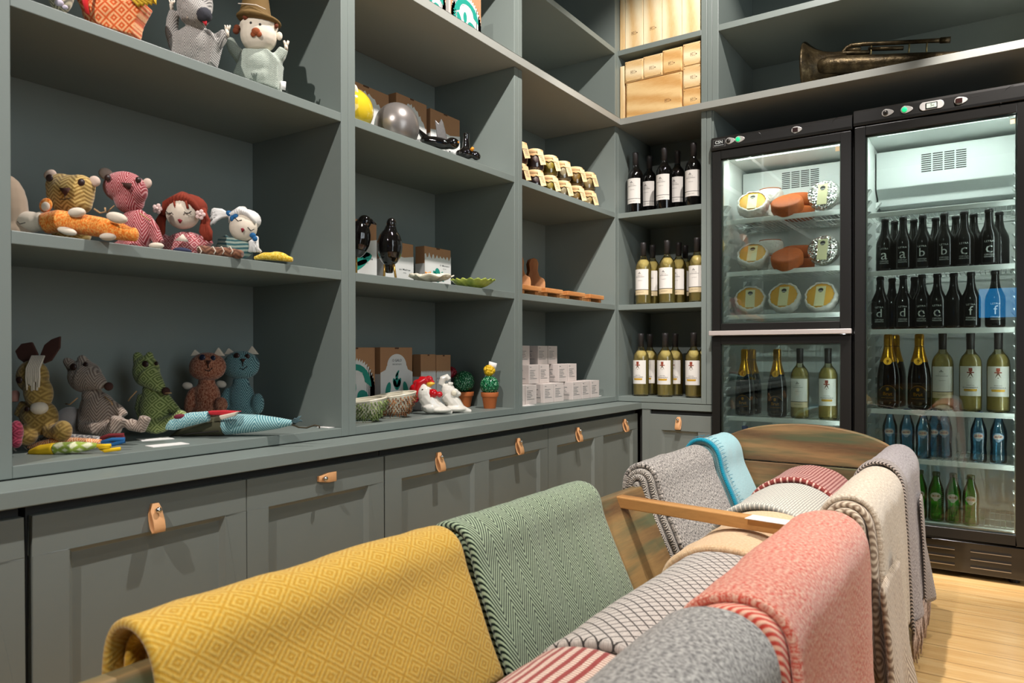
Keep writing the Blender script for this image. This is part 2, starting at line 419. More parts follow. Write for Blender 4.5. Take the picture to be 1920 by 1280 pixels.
# ------------------------------------------------------------------ worktop and base cabinets
ZC0, ZC1, Q = 0.5973, 0.6291, 0.1266
b = B(); b.box(-D, -4.6, ZC0, Q, 0.0015, ZC1)
b.box(-D, 0.0015, ZC0, 0.4757, D, ZC1)
tag(b.obj('worktop', PAINT, bevel=0.0018), 'long grey-green worktop board running over the base cabinets', 'worktop')
SILV = mat('nickel_stud', '#cfcac2', 0.18, 1.0); LEA = mat('tan_leather', '#d7a06c', 0.55, nz=0.08, nscale=120, bump=0.0002)
LEA_E = mat('leather_edge', '#a8683a', 0.7)
def pull(parent, loc, rz=0, side=False):
    """folded leather strap with a round nickel stud; local x right, -y towards the room"""
    b = B(); w = 0.0125; T = 0.0028
    out = []
    pts = [(0.0, 0.014), (0.0, -0.006), (0.001, -0.02), (0.006, -0.036), (0.014, -0.046), (0.021, -0.044), (0.0225, -0.036), (0.019, -0.022), (0.012, -0.008), (0.0085, 0.0), (0.006, 0.014)]
    if side: pts = [(0.0, 0.012), (0.0, -0.02), (0.002, -0.045), (0.0045, -0.049), (0.0078, -0.045), (0.0075, -0.02), (0.006, 0.012)]
    vs = []; fs = []
    for i, (y, z) in enumerate(pts):
        p0 = pts[max(i-1, 0)]; p1 = pts[min(i+1, len(pts)-1)]
        d = Vector((p1[0]-p0[0], p1[1]-p0[1])).normalized(); nn = Vector((-d.y, d.x))*T/2
        ww = w if 0 < i < len(pts)-1 else w*0.55
        for sx in (-ww, ww):
            for sg in (-1, 1): vs.append((sx, -(y+nn.x*sg)-0.002, z+nn.y*sg))
    for i in range(len(pts)-1):
        a = i*4; c = a+4
        fs += [(a, a+2, c+2, c), (a+1, c+1, c+3, a+3), (a, c, c+1, a+1), (a+2, a+3, c+3, c+2)]
    fs += [(0, 1, 3, 2), (len(vs)-4, len(vs)-2, len(vs)-1, len(vs)-3)]
    ry = -pi/2 if side else 0
    b.at(0, 0, 0, ry=ry).add(vs, fs)
    o = b.obj('leather_pull', LEA, parent, smooth=True, bevel=0.0006, loc=loc); o.rotation_euler = (0, 0, rz)
    b = B(); b.at(0, -0.0145, 0.001, rx=pi/2).lathe([(0.0001, -0.004), (0.0028, -0.004), (0.0028, 0.001), (0.0055, 0.0025), (0.0068, 0.0055), (0.0056, 0.009), (0.0028, 0.011), (0.0001, 0.0115)], 14)
    s_ = b.obj('stud', SILV, o, smooth=True)
    return o
def door_bm(y0, y1, z0, z1, panels, th=0.018, st=0.058, x=0.0):
    """framed front in the plane x (front), in local coordinates, panels = list of (ya, yb)"""
    b = B(); zt, zb = z1-0.075, z0+0.075
    ys = [y0]
    for a, c in panels: ys += [a, c]
    ys.append(y1)
    b.box(x-th, y0, zt, x, y1, z1); b.box(x-th, y0, z0, x, y1, zb)
    for i in range(0, len(ys), 2): b.box(x-th, ys[i], zb, x, ys[i+1], zt)
    for a, c in panels:
        m = 0.010                                       # bevelled moulding stepping down to the sunk panel
        vs = [(x, a, zb), (x, c, zb), (x, c, zt), (x, a, zt)]; v2 = [(x-0.004, a+0.003, zb+0.003), (x-0.004, c-0.003, zb+0.003), (x-0.004, c-0.003, zt-0.003), (x-0.004, a+0.003, zt-0.003)]
        v3 = [(x-0.012, a+m, zb+m), (x-0.012, c-m, zb+m), (x-0.012, c-m, zt-m), (x-0.012, a+m, zt-m)]
        b.add(vs+v2+v3, [(i, (i+1) % 4, 4+(i+1) % 4, 4+i) for i in range(4)] + [(4+i, 4+(i+1) % 4, 8+(i+1) % 4, 8+i) for i in range(4)] + [(8, 9, 10, 11)])
    return b
XD = 0.105; DT = 0.575
def base_left(y0, y1, fronts, label):
    c = (y0+y1)/2; t = thing('base_cabinet', label, 'cabinet', (0, c, 0))
    bx(-D, y0-c+0.001, 0.0, XD-0.022, y1-c-0.001, ZC0-0.0005).obj('cabinet_body', mat('cabinet_carcass', '#2a2a27', 0.7), t)
    for ya, yb, pn, pulls in fronts:
        d = door_bm(ya-c, yb-c, 0.09, DT, [(p-c, q-c) for p, q in pn], x=XD).obj('door', DOORP, t, bevel=0.0012)
        for py, sd in pulls: pull(d, (XD, py-c, 0.545), rz=pi/2, side=sd)
    bx(0.02, y0-c+0.001, 0.0, XD-0.04, y1-c-0.001, 0.085).obj('plinth', DOORP, t)
    return t
base_left(-3.63, -2.722, [(-3.63, -3.18, [(-3.575, -3.235)], [(-3.4, False)]), (-3.177, -2.722, [(-3.12, -2.78)], [(-2.95, False)])], 'grey base cabinet at the left edge, its front cut by the frame')
base_left(-2.712, -1.783, [(-2.708, -2.2495, [(-2.645, -2.305)], [(-2.477, False)]), (-2.2465, -1.785, [(-2.187, -1.845)], [(-2.022, True)])], 'grey base cabinet under the plush toys with two doors, one leather pull turned sideways')
base_left(-1.782, -0.858, [(-1.779, -0.8585, [(-1.710, -1.345), (-1.262, -0.918)], [(-1.542, False), (-1.083, False)])], 'grey base cabinet under the ceramic birds bay with two sunk panels')
base_left(-0.857, 0.02, [(-0.8555, 0.002, [(-0.79, -0.46), (-0.375, -0.055)], [(-0.624, False), (-0.161, False)])], 'grey base cabinet next to the corner with two sunk panels')
t = thing('corner_cabinet', 'narrow grey corner base cabinet beside the fridge with one leather pull', 'cabinet', (0.30, 0, 0))
bx(-0.19, 0.024, 0.0, 0.174, D, ZC0-0.0005).obj('cabinet_body', mat('cabinet_carcass', '#2a2a27', 0.7), t)
bx(-0.172, 0.004, 0.0, -0.130, 0.022, ZC0-0.001).obj('filler_strip', DOORP, t, bevel=0.001)
d = door_bm(-0.178, 0.127, 0.09, DT, [(-0.117, 0.066)], x=0.0)
M_ = Matrix.Rotation(-pi/2, 4, 'Z')
d.v = [tuple(M_ @ Vector(v)) for v in d.v]; d.v = [(-v[0] if False else v[0], v[1], v[2]) for v in d.v]
o = d.obj('door', DOORP, t, bevel=0.0012); o.location = (0.047, 0.003, 0)
pull(o, (-0.028, 0.0, 0.553))
# ------------------------------------------------------------------ fridges
BLK = mat('black_fridge_plastic', '#1d1c1a', 0.34, nz=0.05, nscale=40); BLK2 = mat('black_door_frame', '#1b1a18', 0.3)
SMOKE = mat('gloss_black_kickplate', '#1a1510', 0.12, coat=0.6)
LINER = mat('fridge_liner', '#dde1de', 0.45, nz=0.02); WIRE = mat('white_wire', '#dfe4e0', 0.35); LIPM = mat('white_shelf_lip', '#eceee9', 0.35)
STEEL = mat('brushed_steel', '#c9c2bc', 0.32, 1.0); CHR = mat('silver_plastic', '#c8c4be', 0.3, 0.3); DARK = mat('near_black', '#0c0b0a', 0.5)
PANE = glassy('door_glass', '#e9f2ef', 0.035, 0.0, 1.5); GRN = mat('green_power_light', '#18d07a', 0.3, emit=1.2); LCD = mat('lcd_grey', '#b9c6b4', 0.3)
PAPER = mat('white_paper', '#e9e6e0', 0.8); INK = mat('dark_ink', '#2b2623', 0.7)
GLOW = mat('added_glow', '#f4fbff', .3, emit=3.0); FILLW = {False: 3.2, True: 5.0}  # glow added inside the fridges and the power of their fill
def teardrop(b, cx, cz, rx, rz_, y, n=24, tip=1.5):
    pts = []
    for i in range(n):
        a = 2*pi*i/n; x = cos(a)*rx; z = sin(a)*rz_
        if x > 0: x *= tip; z *= (1-0.25*(x/(rx*tip)))
        pts.append((cx+x, cz+z))
    return b.prism(pts, y-0.004, y, 'Y')
def fridge(x0, x1, zt, doors, shelves, label, hz, buttons, logo=False, tall=False):
    """x0..x1 outside, doors = (z0, z1) list, front of the doors at y=-0.03"""
    t = thing('display_fridge', label, 'fridge', (x0, 0, 0)); w = x1-x0; yf = -0.03; yb = 0.53
    z_in = 0.165
    body = B(); e = 0.028
    body.box(0, 0.012, 0.03, e, yb, zt-0.005); body.box(w-e, 0.012, 0.03, w, yb, zt-0.005); body.box(e, yb-0.03, 0.03, w-e, yb, zt-0.005)
    body.box(e, 0.012, zt-0.07, w-e, yb-0.03, zt-0.005); body.box(e, 0.012, 0.03, w-e, yb-0.03, z_in-0.01)
    body.obj('cabinet_shell', BLK, t, bevel=0.002)
    li = B(); a, c = e, w-e
    li.box(a, 0.02, z_in, a+.006, yb-.03, zt-.07); li.box(c-.006, 0.02, z_in, c, yb-.03, zt-.07)
    li.box(a, yb-.036, z_in, c, yb-.03, zt-.07); li.box(a, 0.02, z_in-.008, c, yb-.03, z_in); li.box(a, .02, zt-.076, c, yb-.03, zt-.07)
    lo = li.obj('inner_liner', LINER, t)
    # ribbed notches down both inner walls
    for nm, xs, sg in (('shelf_support_ribs', a+.006, 1), ('shelf_support_ribs', c-.006, -1)):
      for yy in (0.045, 0.36):
        rb = B(); z = 0.26
        while z < zt-0.33:
            if 1:
                rb.add([(xs, yy, z+.03), (xs, yy+.05, z+.03), (xs, yy+.05, z), (xs, yy, z), (xs+sg*.022, yy, z+.03), (xs+sg*.022, yy+.05, z+.03)],
                       [(0, 1, 2, 3), (0, 4, 5, 1), (3, 2, 5, 4), (0, 3, 4), (1, 5, 2)])
            z += 0.047
        tag(rb.obj(nm, LINER, lo))
    # evaporator housing with its louvres
    ev = B(); z0, z1 = (1.60, 1.775) if True else 0
    ev.prism([(yb-.04, zt-.08), (0.33, zt-.10), (0.33, 1.61), (0.39, 1.575), (0.39, 1.54), (yb-.04, 1.54)], a+.012, c-.012, 'X')
    eo = ev.obj('evaporator_cover', mat('evaporator_grey', '#cfd4d2', 0.5), lo, bevel=0.004)
    vb = B(); vx0 = (1.302-x0 if tall else 0.712-x0); vw = 0.174
    for k in range(4):
        for j in range(9):
            xx = vx0+k*vw/4; zz = 1.665+j*0.0092
            vb.box(xx+.003, 0.3285, zz, xx+vw/4-.003, 0.331, zz+.0045)
    vb.obj('air_louvres', DARK, eo)
    # header with its controls
    h = B(); h.prism([(0.012, hz), (yf-.004, hz), (yf-.006, hz+.012), (yf-.004, zt-.012), (yf+.006, zt), (0.012, zt)], 0, w, 'X')
    ho = h.obj('control_panel', BLK, t, bevel=0.002)
    y = yf-.004
    if logo:
        b = B(); b.box(.011, y-.003, hz+.012, .068, y, hz+.048); lg = b.obj('logo_plate', mat('logo_frame', '#6d6a66', .35, .5), ho, bevel=.001)
        b = B(); b.box(.014, y-.0042, hz+.015, .065, y-.003, hz+.045); b.obj('logo_field', DARK, lg)
        b = B(); letter(b, 'CSN', (.039, hz+.034), .019, width=.034, y=y-.0046, bold=True); letter(b, 'REFRIGERATION', (.039, hz+.0205), .0065, width=.042, y=y-.0046); b.obj('logo_letters', WIRE, lg)
    for kind, bxp in buttons:
        bz = hz+.034
        b = B()
        if kind == 'lcd':
            pts = [(bxp+cos(q)*.016+(.026 if cos(q) > 0 else -.026), bz+sin(q)*.0165) for q in [2*pi*i/28 for i in range(28)]]
            b.prism(pts, y-.004, y, 'Y'); p = b.obj('thermometer_display', CHR, ho, smooth=False, bevel=.001)
            B().box(bxp-.020, y-.0055, bz-.012, bxp+.020, y-.004, bz+.011).obj('display_frame', DARK, p)
            B().box(bxp-.017, y-.0060, bz-.009, bxp+.017, y-.0055, bz+.008).obj('lcd', LCD, p)
            bb = B(); letter(bb, '5c', (bxp+.003, bz), .016, y=y-.0063); bb.obj('digits', INK, p)
        elif kind == 'blank':
            pts = [(bxp+cos(q)*.016+(.026 if cos(q) > 0 else -.026), bz+sin(q)*.0165) for q in [2*pi*i/28 for i in range(28)]]
            b.prism(pts, y-.0015, y, 'Y'); b.obj('blank_cover', BLK, ho, bevel=.0006)
        elif kind == 'arc':
            b.tube([(bxp+.11*cos(q), y-.0003, hz-.012+.055*sin(q)) for q in [RAD(v) for v in range(10, 91, 8)]], .0007, 4); b.obj('moulded_line', DARK, ho)
            b = B(); b.tube([(bxp+.155+.036*cos(q), y-.0003, hz+.034+.026*sin(q)) for q in [RAD(v) for v in range(100, 260, 10)]], .0007, 4); b.obj('moulded_line', DARK, ho)
        else:
            teardrop(b, bxp, bz, .016, .0150, y, tip=1.75); p = b.obj('switch_plate', CHR, ho, bevel=.001)
            if kind == 'sq': B().box(bxp-.011, y-.007, bz-.009, bxp+.011, y-.004, bz+.009).obj('rocker_switch', mat('dark_red_rocker', '#2a1512', .3), p, bevel=.001)
            else:
                bb = B().at(bxp-.002, y-.004, bz, rx=pi/2).lathe([(.0001, 0), (.0095, 0), (.0095, .003), (.006, .0045), (.0001, .005)], 18)
                bb.obj('power_button' if kind == 'on' else 'key_lock', GRN if kind == 'on' else mat('key_metal', '#4c4844', .3, .8), p, smooth=True)
    # doors
    fw = 0.045
    for i, (z0, z1) in enumerate(doors):
        d = B(); d.box(.004, yf, z0, fw, .008, z1); d.box(w-fw, yf, z0, w-.004, .008, z1); d.box(fw, yf, z1-.038, w-fw, .008, z1); d.box(fw, yf, z0, w-fw, .008, z0+.042)
        do = d.obj('door_frame', BLK2, t, bevel=.0025)
        g = B().box(fw-.004, yf+.012, z0+.04, w-fw+.004, yf+.016, z1-.036).obj('glass_pane', PANE, do)
        s_ = B(); zz0, zz1 = z0+.0425, z1-.0385; ya = yf+.017; yb_ = yf+.026
        s_.box(fw+.0005, ya, zz0, fw+.006, yb_, zz1); s_.box(w-fw-.006, ya, zz0, w-fw-.0005, yb_, zz1); s_.box(fw+.006, ya, zz0, w-fw-.006, yb_, zz0+.005); s_.box(fw+.006, ya, zz1-.005, w-fw-.006, yb_, zz1)
        s_.obj('glass_spacer', mat('spacer_alu', '#a9a7a0', .35, .7), do)
        if i == 0:
            B().box(w-fw-.022, yf+.010, z1-.075, w-fw-.006, yf+.0118, z1-.056).obj('price_sticker', mat('cream_sticker', '#e2cba0', .7), do)
            bb = B(); letter(bb, 'i  ATENCAO: VIDRO TEMPERADO', (w-fw-.045, z1-.048), .005, width=.065, y=yf+.0115); bb.obj('printed_notice', INK, do)
    # wire shelves
    for (zs, ylip) in shelves:
        sh = B(); n = int((w-.08)/.0175)
        for k in range(n+1):
            xx = .04+(w-.08)*k/n; sh.tube([(xx, ylip+.01, zs-.003), (xx, yb-.05, zs-.003)], .0016, 5)
        for yy in (.14, .28, .42, yb-.05): sh.tube([(.036, yy, zs-.0065), (w-.036, yy, zs-.0065)], .0024, 6)
        so = sh.obj('wire_shelf', WIRE, t)
        B().box(.041, ylip, zs-.020, w-.041, ylip+.009, zs+.001).obj('shelf_lip', LIPM, so, bevel=.002)
    # added glow panel under the top and strip at right front, brightening the inside
    B().box(.07, .035, zt-.0805, w-.07, .13, zt-.0765).obj('added_glow_panel', GLOW, t)
    B().tube([(w-e-.012, .026, z_in+.02), (w-e-.012, .026, zt-.10)], .004, 8).obj('added_glow_strip', GLOW, t, smooth=True)
    for sx, sy, en, lc, ro in ((w-.16, .09, FILLW[tall], (x0+w/2, .082, zt-.083), (RAD(22), 0, 0)), (.012, zt-.12-z_in, FILLW[tall]*.6, (x0+w-e-.020, .028, (zt-.08+z_in)/2), (pi/2, 0, RAD(222)))):
        ld = bpy.data.lights.new('fridge_fill_light', 'AREA'); ld.shape = 'RECTANGLE'; ld.size = sx; ld.size_y = sy; ld.energy = en; ld.color = (1.0, .985, .95)
        lo_ = bpy.data.objects.new('fridge_fill_light', ld); COL.objects.link(lo_); lo_.location = lc; lo_.rotation_euler = ro
    # kick grille and feet
    k = B(); k.box(.002, yf+.004, .022, w-.002, .0115, .142); ko = k.obj('kick_grille', SMOKE, t, bevel=.003)
    sl = B(); sv = B()
    for c0 in (0.05, w-.05-.14, w*.5-.07):
        for q in range(3):
            sl.box(c0, yf+.0025, .048+q*.030, c0+.13, yf+.0045, .056+q*.030)
            sv.box(c0, yf+.0005, .0455+q*.030, c0+.13, yf+.0045, .0478+q*.030)
    sl.obj('vent_slots', DARK, ko); sv.obj('slot_edges', STEEL, ko)
    for q, (fx, fy) in enumerate(((.05, .03), (w-.05, .03), (.05, yb-.04), (w-.05, yb-.04))):
        B().at(fx, fy, 0).lathe([(.018, 0), (.018, .012), (.012, .03)], 14).obj('foot', DARK, t)
    return t
FS = fridge(0.4853, 1.0822, 1.863, [(0.965, 1.797), (0.155, 0.950)], [(1.492, .062), (1.249, .062), (1.048, .062), (0.577, .062), (0.33, .062)],
            'small black display fridge with two glass doors, cheese above and bottles below', 1.801, [('key', .085), ('on', .128), ('blank', .185), ('sq', .372), ('arc', .40)], logo=True)
B().box(-.004, -.052, .9525, .5960, -.0302, .9735).obj('door_bar', mat('pale_alu_bar', '#cfc4bd', .4, .4), FS, bevel=.002)
FB = fridge(1.0862, 1.690, 1.876, [(0.148, 1.805)], [(1.460, .062), (1.215, .062), (0.970, .062), (0.637, .062), (0.437, .062), (0.187, .062)],
            'tall black display fridge with one full glass door, stocked with beer, wine and water', 1.81, [('key', .122), ('on', .19), ('lcd', .282), ('sq', .374), ('arc', .40)], tall=True)
# a screen on the wall opposite: its blue picture is what the fridge glass mirrors
t = thing('wall_monitor', 'flat monitor with a bright blue screen on the wall behind the counter', 'screen', (0, 0, 0))
B().box(1.44, -4.222, 1.165, 1.86, -4.205, 1.43).obj('bezel', DARK, t, bevel=.003)
B().box(1.447, -4.205, 1.172, 1.853, -4.2035, 1.422).obj('screen', mat('blue_screen', '#2f9be8', .3, emit=2.2), t)
B().box(1.60, -4.24, 1.12, 1.70, -4.222, 1.30).obj('stand', DARK, t); 
B().box(1.54, -4.32, 1.102, 1.76, -4.15, 1.12).obj('stand_foot', DARK, t)
t = thing('service_counter', 'dark wooden service counter behind the camera carrying the monitor', 'counter', (0, 0, 0))
B().box(0.5, -4.75, 0, 3.2, -4.12, 1.07).obj('counter_body', mat('counter_brown', '#4a3a30', .5), t); B().box(.47, -4.78, 1.07, 3.23, -4.09, 1.1015).obj('counter_top', mat('counter_top_wood', '#6b513c', .4), t)
# ------------------------------------------------------------------ bottles
PALE = glassy('clear_bottle_glass', '#f3efd8', 0.03, 0.03)
WINE = N('white_wine'); WINE.b.inputs['Base Color'].default_value = lin('#f4e6ae'); WINE.b.inputs['Transmission Weight'].default_value = 0.5
WINE.b.inputs['IOR'].default_value = 1.2; WINE.b.inputs['Roughness'].default_value = 0.05; WINE = WINE.m
DKG = mat('dark_bottle_glass', '#0b0a09', 0.06, spec=0.7, coat=0.3); BEERG = mat('black_beer_glass', '#14120f', 0.14, spec=0.5)
CAPS = mat('charcoal_capsule', '#2c2827', 0.45); LAB = mat('cream_label', '#e4dfd6', 0.75, nz=0.01); LAB2 = mat('beige_label_strip', '#d9c49b', 0.7)
GREY = mat('grey_ink', '#6f6b66', 0.7); RUST = mat('rust_red_ink', '#8e3a22', 0.7); GILT = mat('gilt_ink', '#c89a2c', 0.45); BELLB = mat('bell_brown_ink', '#5a3a22', 0.7)
GOLD = mat('gold_foil', '#d59a2a', 0.28, 0.85, nz=0.15, nscale=90, bump=0.0008, bscale=160)
WPROF = [(0.0001, 0.008), (0.018, 0.003), (0.034, 0.0), (0.0385, 0.004), (0.0395, 0.012), (0.0395, 0.185), (0.0375, 0.203), (0.031, 0.219), (0.0215, 0.231), (0.0155, 0.240), (0.0140, 0.252), (0.0140, 0.300), (0.0148, 0.302), (0.0148, 0.312), (0.0001, 0.314)]
CPROF = [(0.0001, 0.008), (0.030, 0.0), (0.0425, 0.006), (0.0435, 0.03), (0.0430, 0.13), (0.039, 0.165), (0.031, 0.198), (0.0225, 0.228), (0.0175, 0.255), (0.0165, 0.285), (0.0001, 0.287)]
def scaled(pr, r=1, z=1): return [(a*r, b*z) for a, b in pr]
def logo_house(b, r, cx, cz, s):
    for x0, x1, h0, h1 in ((-1, -.75, 0, .5), (-.55, -.3, 0, .8), (-.12, .12, 0, 1.0), (.3, .55, 0, .8), (.75, 1, 0, .5)): wrapquad(b, r, cx+x0*s, cz+h0*s, cx+x1*s, cz+h1*s, 1)
    wrapquad(b, r, cx-.35*s, cz+1.0*s, cx+.35*s, cz+1.25*s, 2)
def wine_bottle(kind, label, loc):
    nm = {'red': 'red_wine_bottle', 'quinta': 'white_wine_bottle', 'bell': 'white_wine_bottle', 'champ': 'sparkling_wine_bottle'}[kind]
    t = thing(nm, label, 'bottle', loc); R = 0.0395
    if kind == 'champ':
        B().lathe(CPROF, 28).obj('glass_body', DKG, t, smooth=True)
        B().lathe([(.0001, .312), (.014, .312), (.0175, .306), (.0178, .282), (.0172, .262), (.0200, .244), (.0245, .224), (.0300, .205), (.0330, .196), (.0322, .1955), (.0232, .226), (.0160, .25), (.0160, .28)], 28).obj('foil', GOLD, t, smooth=True)
        s_ = B(); rr = .0335
        s_.at(0, -.0318, .198, rx=pi/2-.35).lathe([(.0001, 0), (.0165, 0), (.0165, .001), (.0001, .0012)], 22); so = s_.obj('neck_seal', mat('seal_black', '#15110c', .3), t)
        B().at(0, -.0322, .198, rx=pi/2-.35).lathe([(.0130, .0012), (.0160, .0012), (.0160, .0022), (.0130, .0022)], 22).obj('seal_ring', GOLD, so)
        B().at(0, -.0322, .198, rx=pi/2-.35).ell((0, 0, .0015), (.0055, .008, .0025), None, 10, 8).obj('seal_crest', GOLD, so, smooth=True)
        b = B(); pts = []
        for i in range(13): a = -.9+1.8*i/12; pts.append((.034*a/.9, .098-.022*(abs(a)/.9)**2.2))
        wrappoly(b, .0442, [(-.034, .03)] + pts + [(.034, .03)]) if False else None
        for i in range(12): wrappoly(b, .0442, [(pts[i][0], .03), (pts[i+1][0], .03), pts[i+1], pts[i]])
        lo = b.obj('front_label', mat('black_label', '#120d0a', .3), t)
        b = B()
        for i in range(12): wrappoly(b, .0446, [(pts[i][0], pts[i][1]-.0015), (pts[i+1][0], pts[i+1][1]-.0015), pts[i+1], pts[i]])
        letter(b, 'Brut', (0, .062), .020, wrap=.0446, bold=True); letter(b, 'VINHO ESPUMANTE', (0, .045), .0055, wrap=.0446); wrappoly(b, .0446, [(.006*cos(q), .082+.007*sin(q)) for q in [2*pi*i/12 for i in range(12)]])
        b.obj('gold_print', GOLD, lo); return t
    if kind == 'red': B().lathe(WPROF[:12]+[(0.0001, .300)], 28).obj('glass_body', DKG, t, smooth=True)
    else:
        B().lathe(WPROF[:12]+[(0.0001, .300)], 28).obj('glass_body', PALE, t, smooth=True)
        B().lathe([(.0001, .026), (.012, .020), (.024, .008), (.0372, .008), (.0378, .016), (.0378, .184), (.0360, .201), (.0295, .2165), (.020, .228), (.0001, .229)], 28).obj('wine', WINE, t, smooth=True)
    B().lathe([(.0144, .247), (.0146, .300), (.0152, .302), (.0152, .3125), (.0136, .3145), (.0001, .3148)], 22).obj('capsule', CAPS, t, smooth=True)
    r1 = R+.0004; r2 = R+.0007; hw = .043
    if kind == 'bell':
        b = B(); wrapquad(b, r1, -hw, .062, hw, .180, 14); lo = b.obj('front_label', LAB, t)
        b = B()
        wrapquad(b, r2, -.0065, .160, .0065, .1735, 3); wrapquad(b, r2, -.0035, .153, .0035, .160, 2); wrapquad(b, r2, -.0125, .1535, .0125, .158, 4); b.obj('bell_yoke', RUST, lo)
        b = B(); wrappoly(b, r2, [(-.0035, .153), (-.0065, .143), (-.010, .136), (.010, .136), (.0065, .143), (.0035, .153)]); wrapquad(b, r2, -.002, .1335, .002, .136, 1); b.obj('bell', BELLB, lo)
        b = B(); letter(b, 'SINO DA', (0, .1045), .0058, width=.028, wrap=r2); letter(b, 'ROMANEIRA', (0, .0955), .0085, width=.056, wrap=r2); b.obj('label_print', INK, lo)
        b = B(); wrapquad(b, r2, -.024, .083, .024, .090, 6); wrapquad(b, r2, -.022, .0805, .022, .083, 6); b.obj('gilt_band', GILT, lo)
    else:
        b = B(); wrapquad(b, r1, -hw, .052 if kind == 'red' else .075, hw, .178, 14); lo = b.obj('front_label', LAB, t)
        if kind == 'quinta': b = B(); wrapquad(b, r1, -hw, .050, hw, .0735, 14); b.obj('label_strip', LAB2, lo)
        b = B(); wrapquad(b, r2, -hw, .0745, hw, .0765, 14); logo_house(b, r2, -.004, .1545, .0075); letter(b, 'VINHO BRANCO' if kind == 'quinta' else 'VINHO TINTO', (0, .063), .0045, width=.036, wrap=r2); b.obj('label_line', INK, lo)
        b = B(); letter(b, 'QUINTA DA', (-.002, .1475), .0052, width=.026, wrap=r2); letter(b, 'ROMANEIRA', (-.002, .1395), .0078, width=.046, wrap=r2); letter(b, 'RESERVA', (0, .121), .004, width=.024, wrap=r2); b.obj('label_print', GREY, lo)
    return t
TINY = 0.0004
# corner bay: three shelves of wine
def place(proto, items, group, rz=0.0):
    """items = (x, y, z, label); the first one moves the prototype itself"""
    out = []
    for i, (x, y, z, lab) in enumerate(items):
        a = rz + random.uniform(-.04, .04)
        if i == 0: proto.location = (x, y, z); proto.rotation_euler[2] = a; proto['label'] = lab; proto['group'] = group; out.append(proto)
        else: out.append(dup(proto, (x, y, z), a, lab, group))
    return out
RW = wine_bottle('red', 'x', (0, 0, 0))
place(RW, [(.057, .085, ZA1, 'dark red wine bottle standing front left on the top wine shelf'), (.211, .085, ZA1, 'dark red wine bottle standing front middle on the top wine shelf'),
           (.360, .085, ZA1, 'dark red wine bottle standing front right on the top wine shelf'), (.090, .185, ZA1, 'dark red wine bottle behind the front left one on the top wine shelf'),
           (.245, .175, ZA1, 'dark red wine bottle behind the front middle one on the top wine shelf')], 'red wine bottles on the top wine shelf')
QW = wine_bottle('quinta', 'x', (0, 0, 0))
place(QW, [(.100, .085, ZB1, 'white wine bottle with beige strip, front left on the middle wine shelf'), (.226, .085, ZB1, 'white wine bottle with beige strip, front middle on the middle wine shelf'),
           (.378, .085, ZB1, 'white wine bottle with beige strip, at the right post on the middle wine shelf'), (.110, .178, ZB1, 'white wine bottle behind the front left one on the middle wine shelf'),
           (.250, .178, ZB1, 'white wine bottle behind the front middle one on the middle wine shelf'), (.243, .290, ZB1, 'hindmost white wine bottle showing between two others on the middle wine shelf')], 'pale wine bottles on the middle wine shelf')
dup(QW, (.842, .125, .5785), .03, 'white wine bottle with beige strip beside the bell wine in the small fridge', 'pale wine bottles in the fridges')
dup(QW, (1.398, .125, .6385), .03, 'white wine bottle with beige strip in the tall fridge, right of the gold-foiled ones', 'pale wine bottles in the fridges')
BW = wine_bottle('bell', 'x', (0, 0, 0))
z = ZR1
place(BW, [(.087, .085, z, 'white wine bottle with red bell label, front left on the lowest wine shelf'), (.216, .085, z, 'white wine bottle with red bell label, front middle on the lowest wine shelf'),
           (.361, .085, z, 'white wine bottle with red bell label, front right on the lowest wine shelf'), (.095, .178, z, 'bell label wine bottle behind the front left one on the lowest wine shelf'),
           (.232, .178, z, 'bell label wine bottle behind the front middle one on the lowest wine shelf'), (.378, .190, z, 'bell label wine bottle mostly hidden behind the right post of the lowest wine shelf')], 'bell label wine bottles on the lowest wine shelf')
dup(BW, (.961, .125, .5785), .02, 'white wine bottle with bell label, rightmost in the small fridge', 'bell label wine bottles in the fridges')
dup(BW, (1.495, .120, .6385), .02, 'white wine bottle with bell label, left of the two in the tall fridge', 'bell label wine bottles in the fridges')
dup(BW, (1.588, .120, .6385), -.02, 'white wine bottle with bell label, rightmost in the tall fridge', 'bell label wine bottles in the fridges')
CH = wine_bottle('champ', 'x', (0, 0, 0))
place(CH, [(.597, .12, .5785, 'gold-foiled dark sparkling wine bottle, leftmost in the small fridge'), (.744, .12, .5785, 'gold-foiled dark sparkling wine bottle, nearer the middle of the small fridge'),
           (.602, .225, .5785, 'gold-foiled sparkling wine bottle half hidden behind the leftmost in the small fridge'),
           (1.200, .12, .6385, 'gold-foiled dark sparkling wine bottle, leftmost in the tall fridge'), (1.315, .12, .6385, 'gold-foiled dark sparkling wine bottle, second from left in the tall fridge'),
           (1.215, .225, .6385, 'gold-foiled sparkling wine bottle half hidden behind the leftmost in the tall fridge')], 'gold foiled sparkling wine bottles in the fridges')
# lettered beer bottles
BP = [(.0001, .006), (.026, 0), (.0335, .004), (.0345, .012), (.0345, .108), (.0325, .124), (.026, .140), (.0185, .158), (.0145, .180), (.0132, .206), (.0148, .209), (.0148, .216), (.0138, .222), (.0001, .223)]
def beer(ch, label, loc):
    t = thing('beer_bottle', label, 'bottle', loc)
    B().lathe(BP, 26).obj('glass_body', BEERG, t, smooth=True)
    B().lathe([(.0151, .2085), (.0151, .218), (.0135, .2235), (.0001, .224)], 18).obj('crown_cap', mat('black_cap', '#1b1918', .35), t, smooth=True)
    if ch:
        b = B(); r = .0349
        letter(b, ch, (0, .066), .062 if ch in 'ace' else .050, wrap=r); letter(b, 'LETRA', (0, .092), .010, width=.032, wrap=r); letter(b, 'CERVEJA', (0, .040), .0085, width=.034, wrap=r); letter(b, 'MINHOTA', (0, .0315), .0085, width=.034, wrap=r)
        b.obj('printed_letter', LIPM, t)
    return t
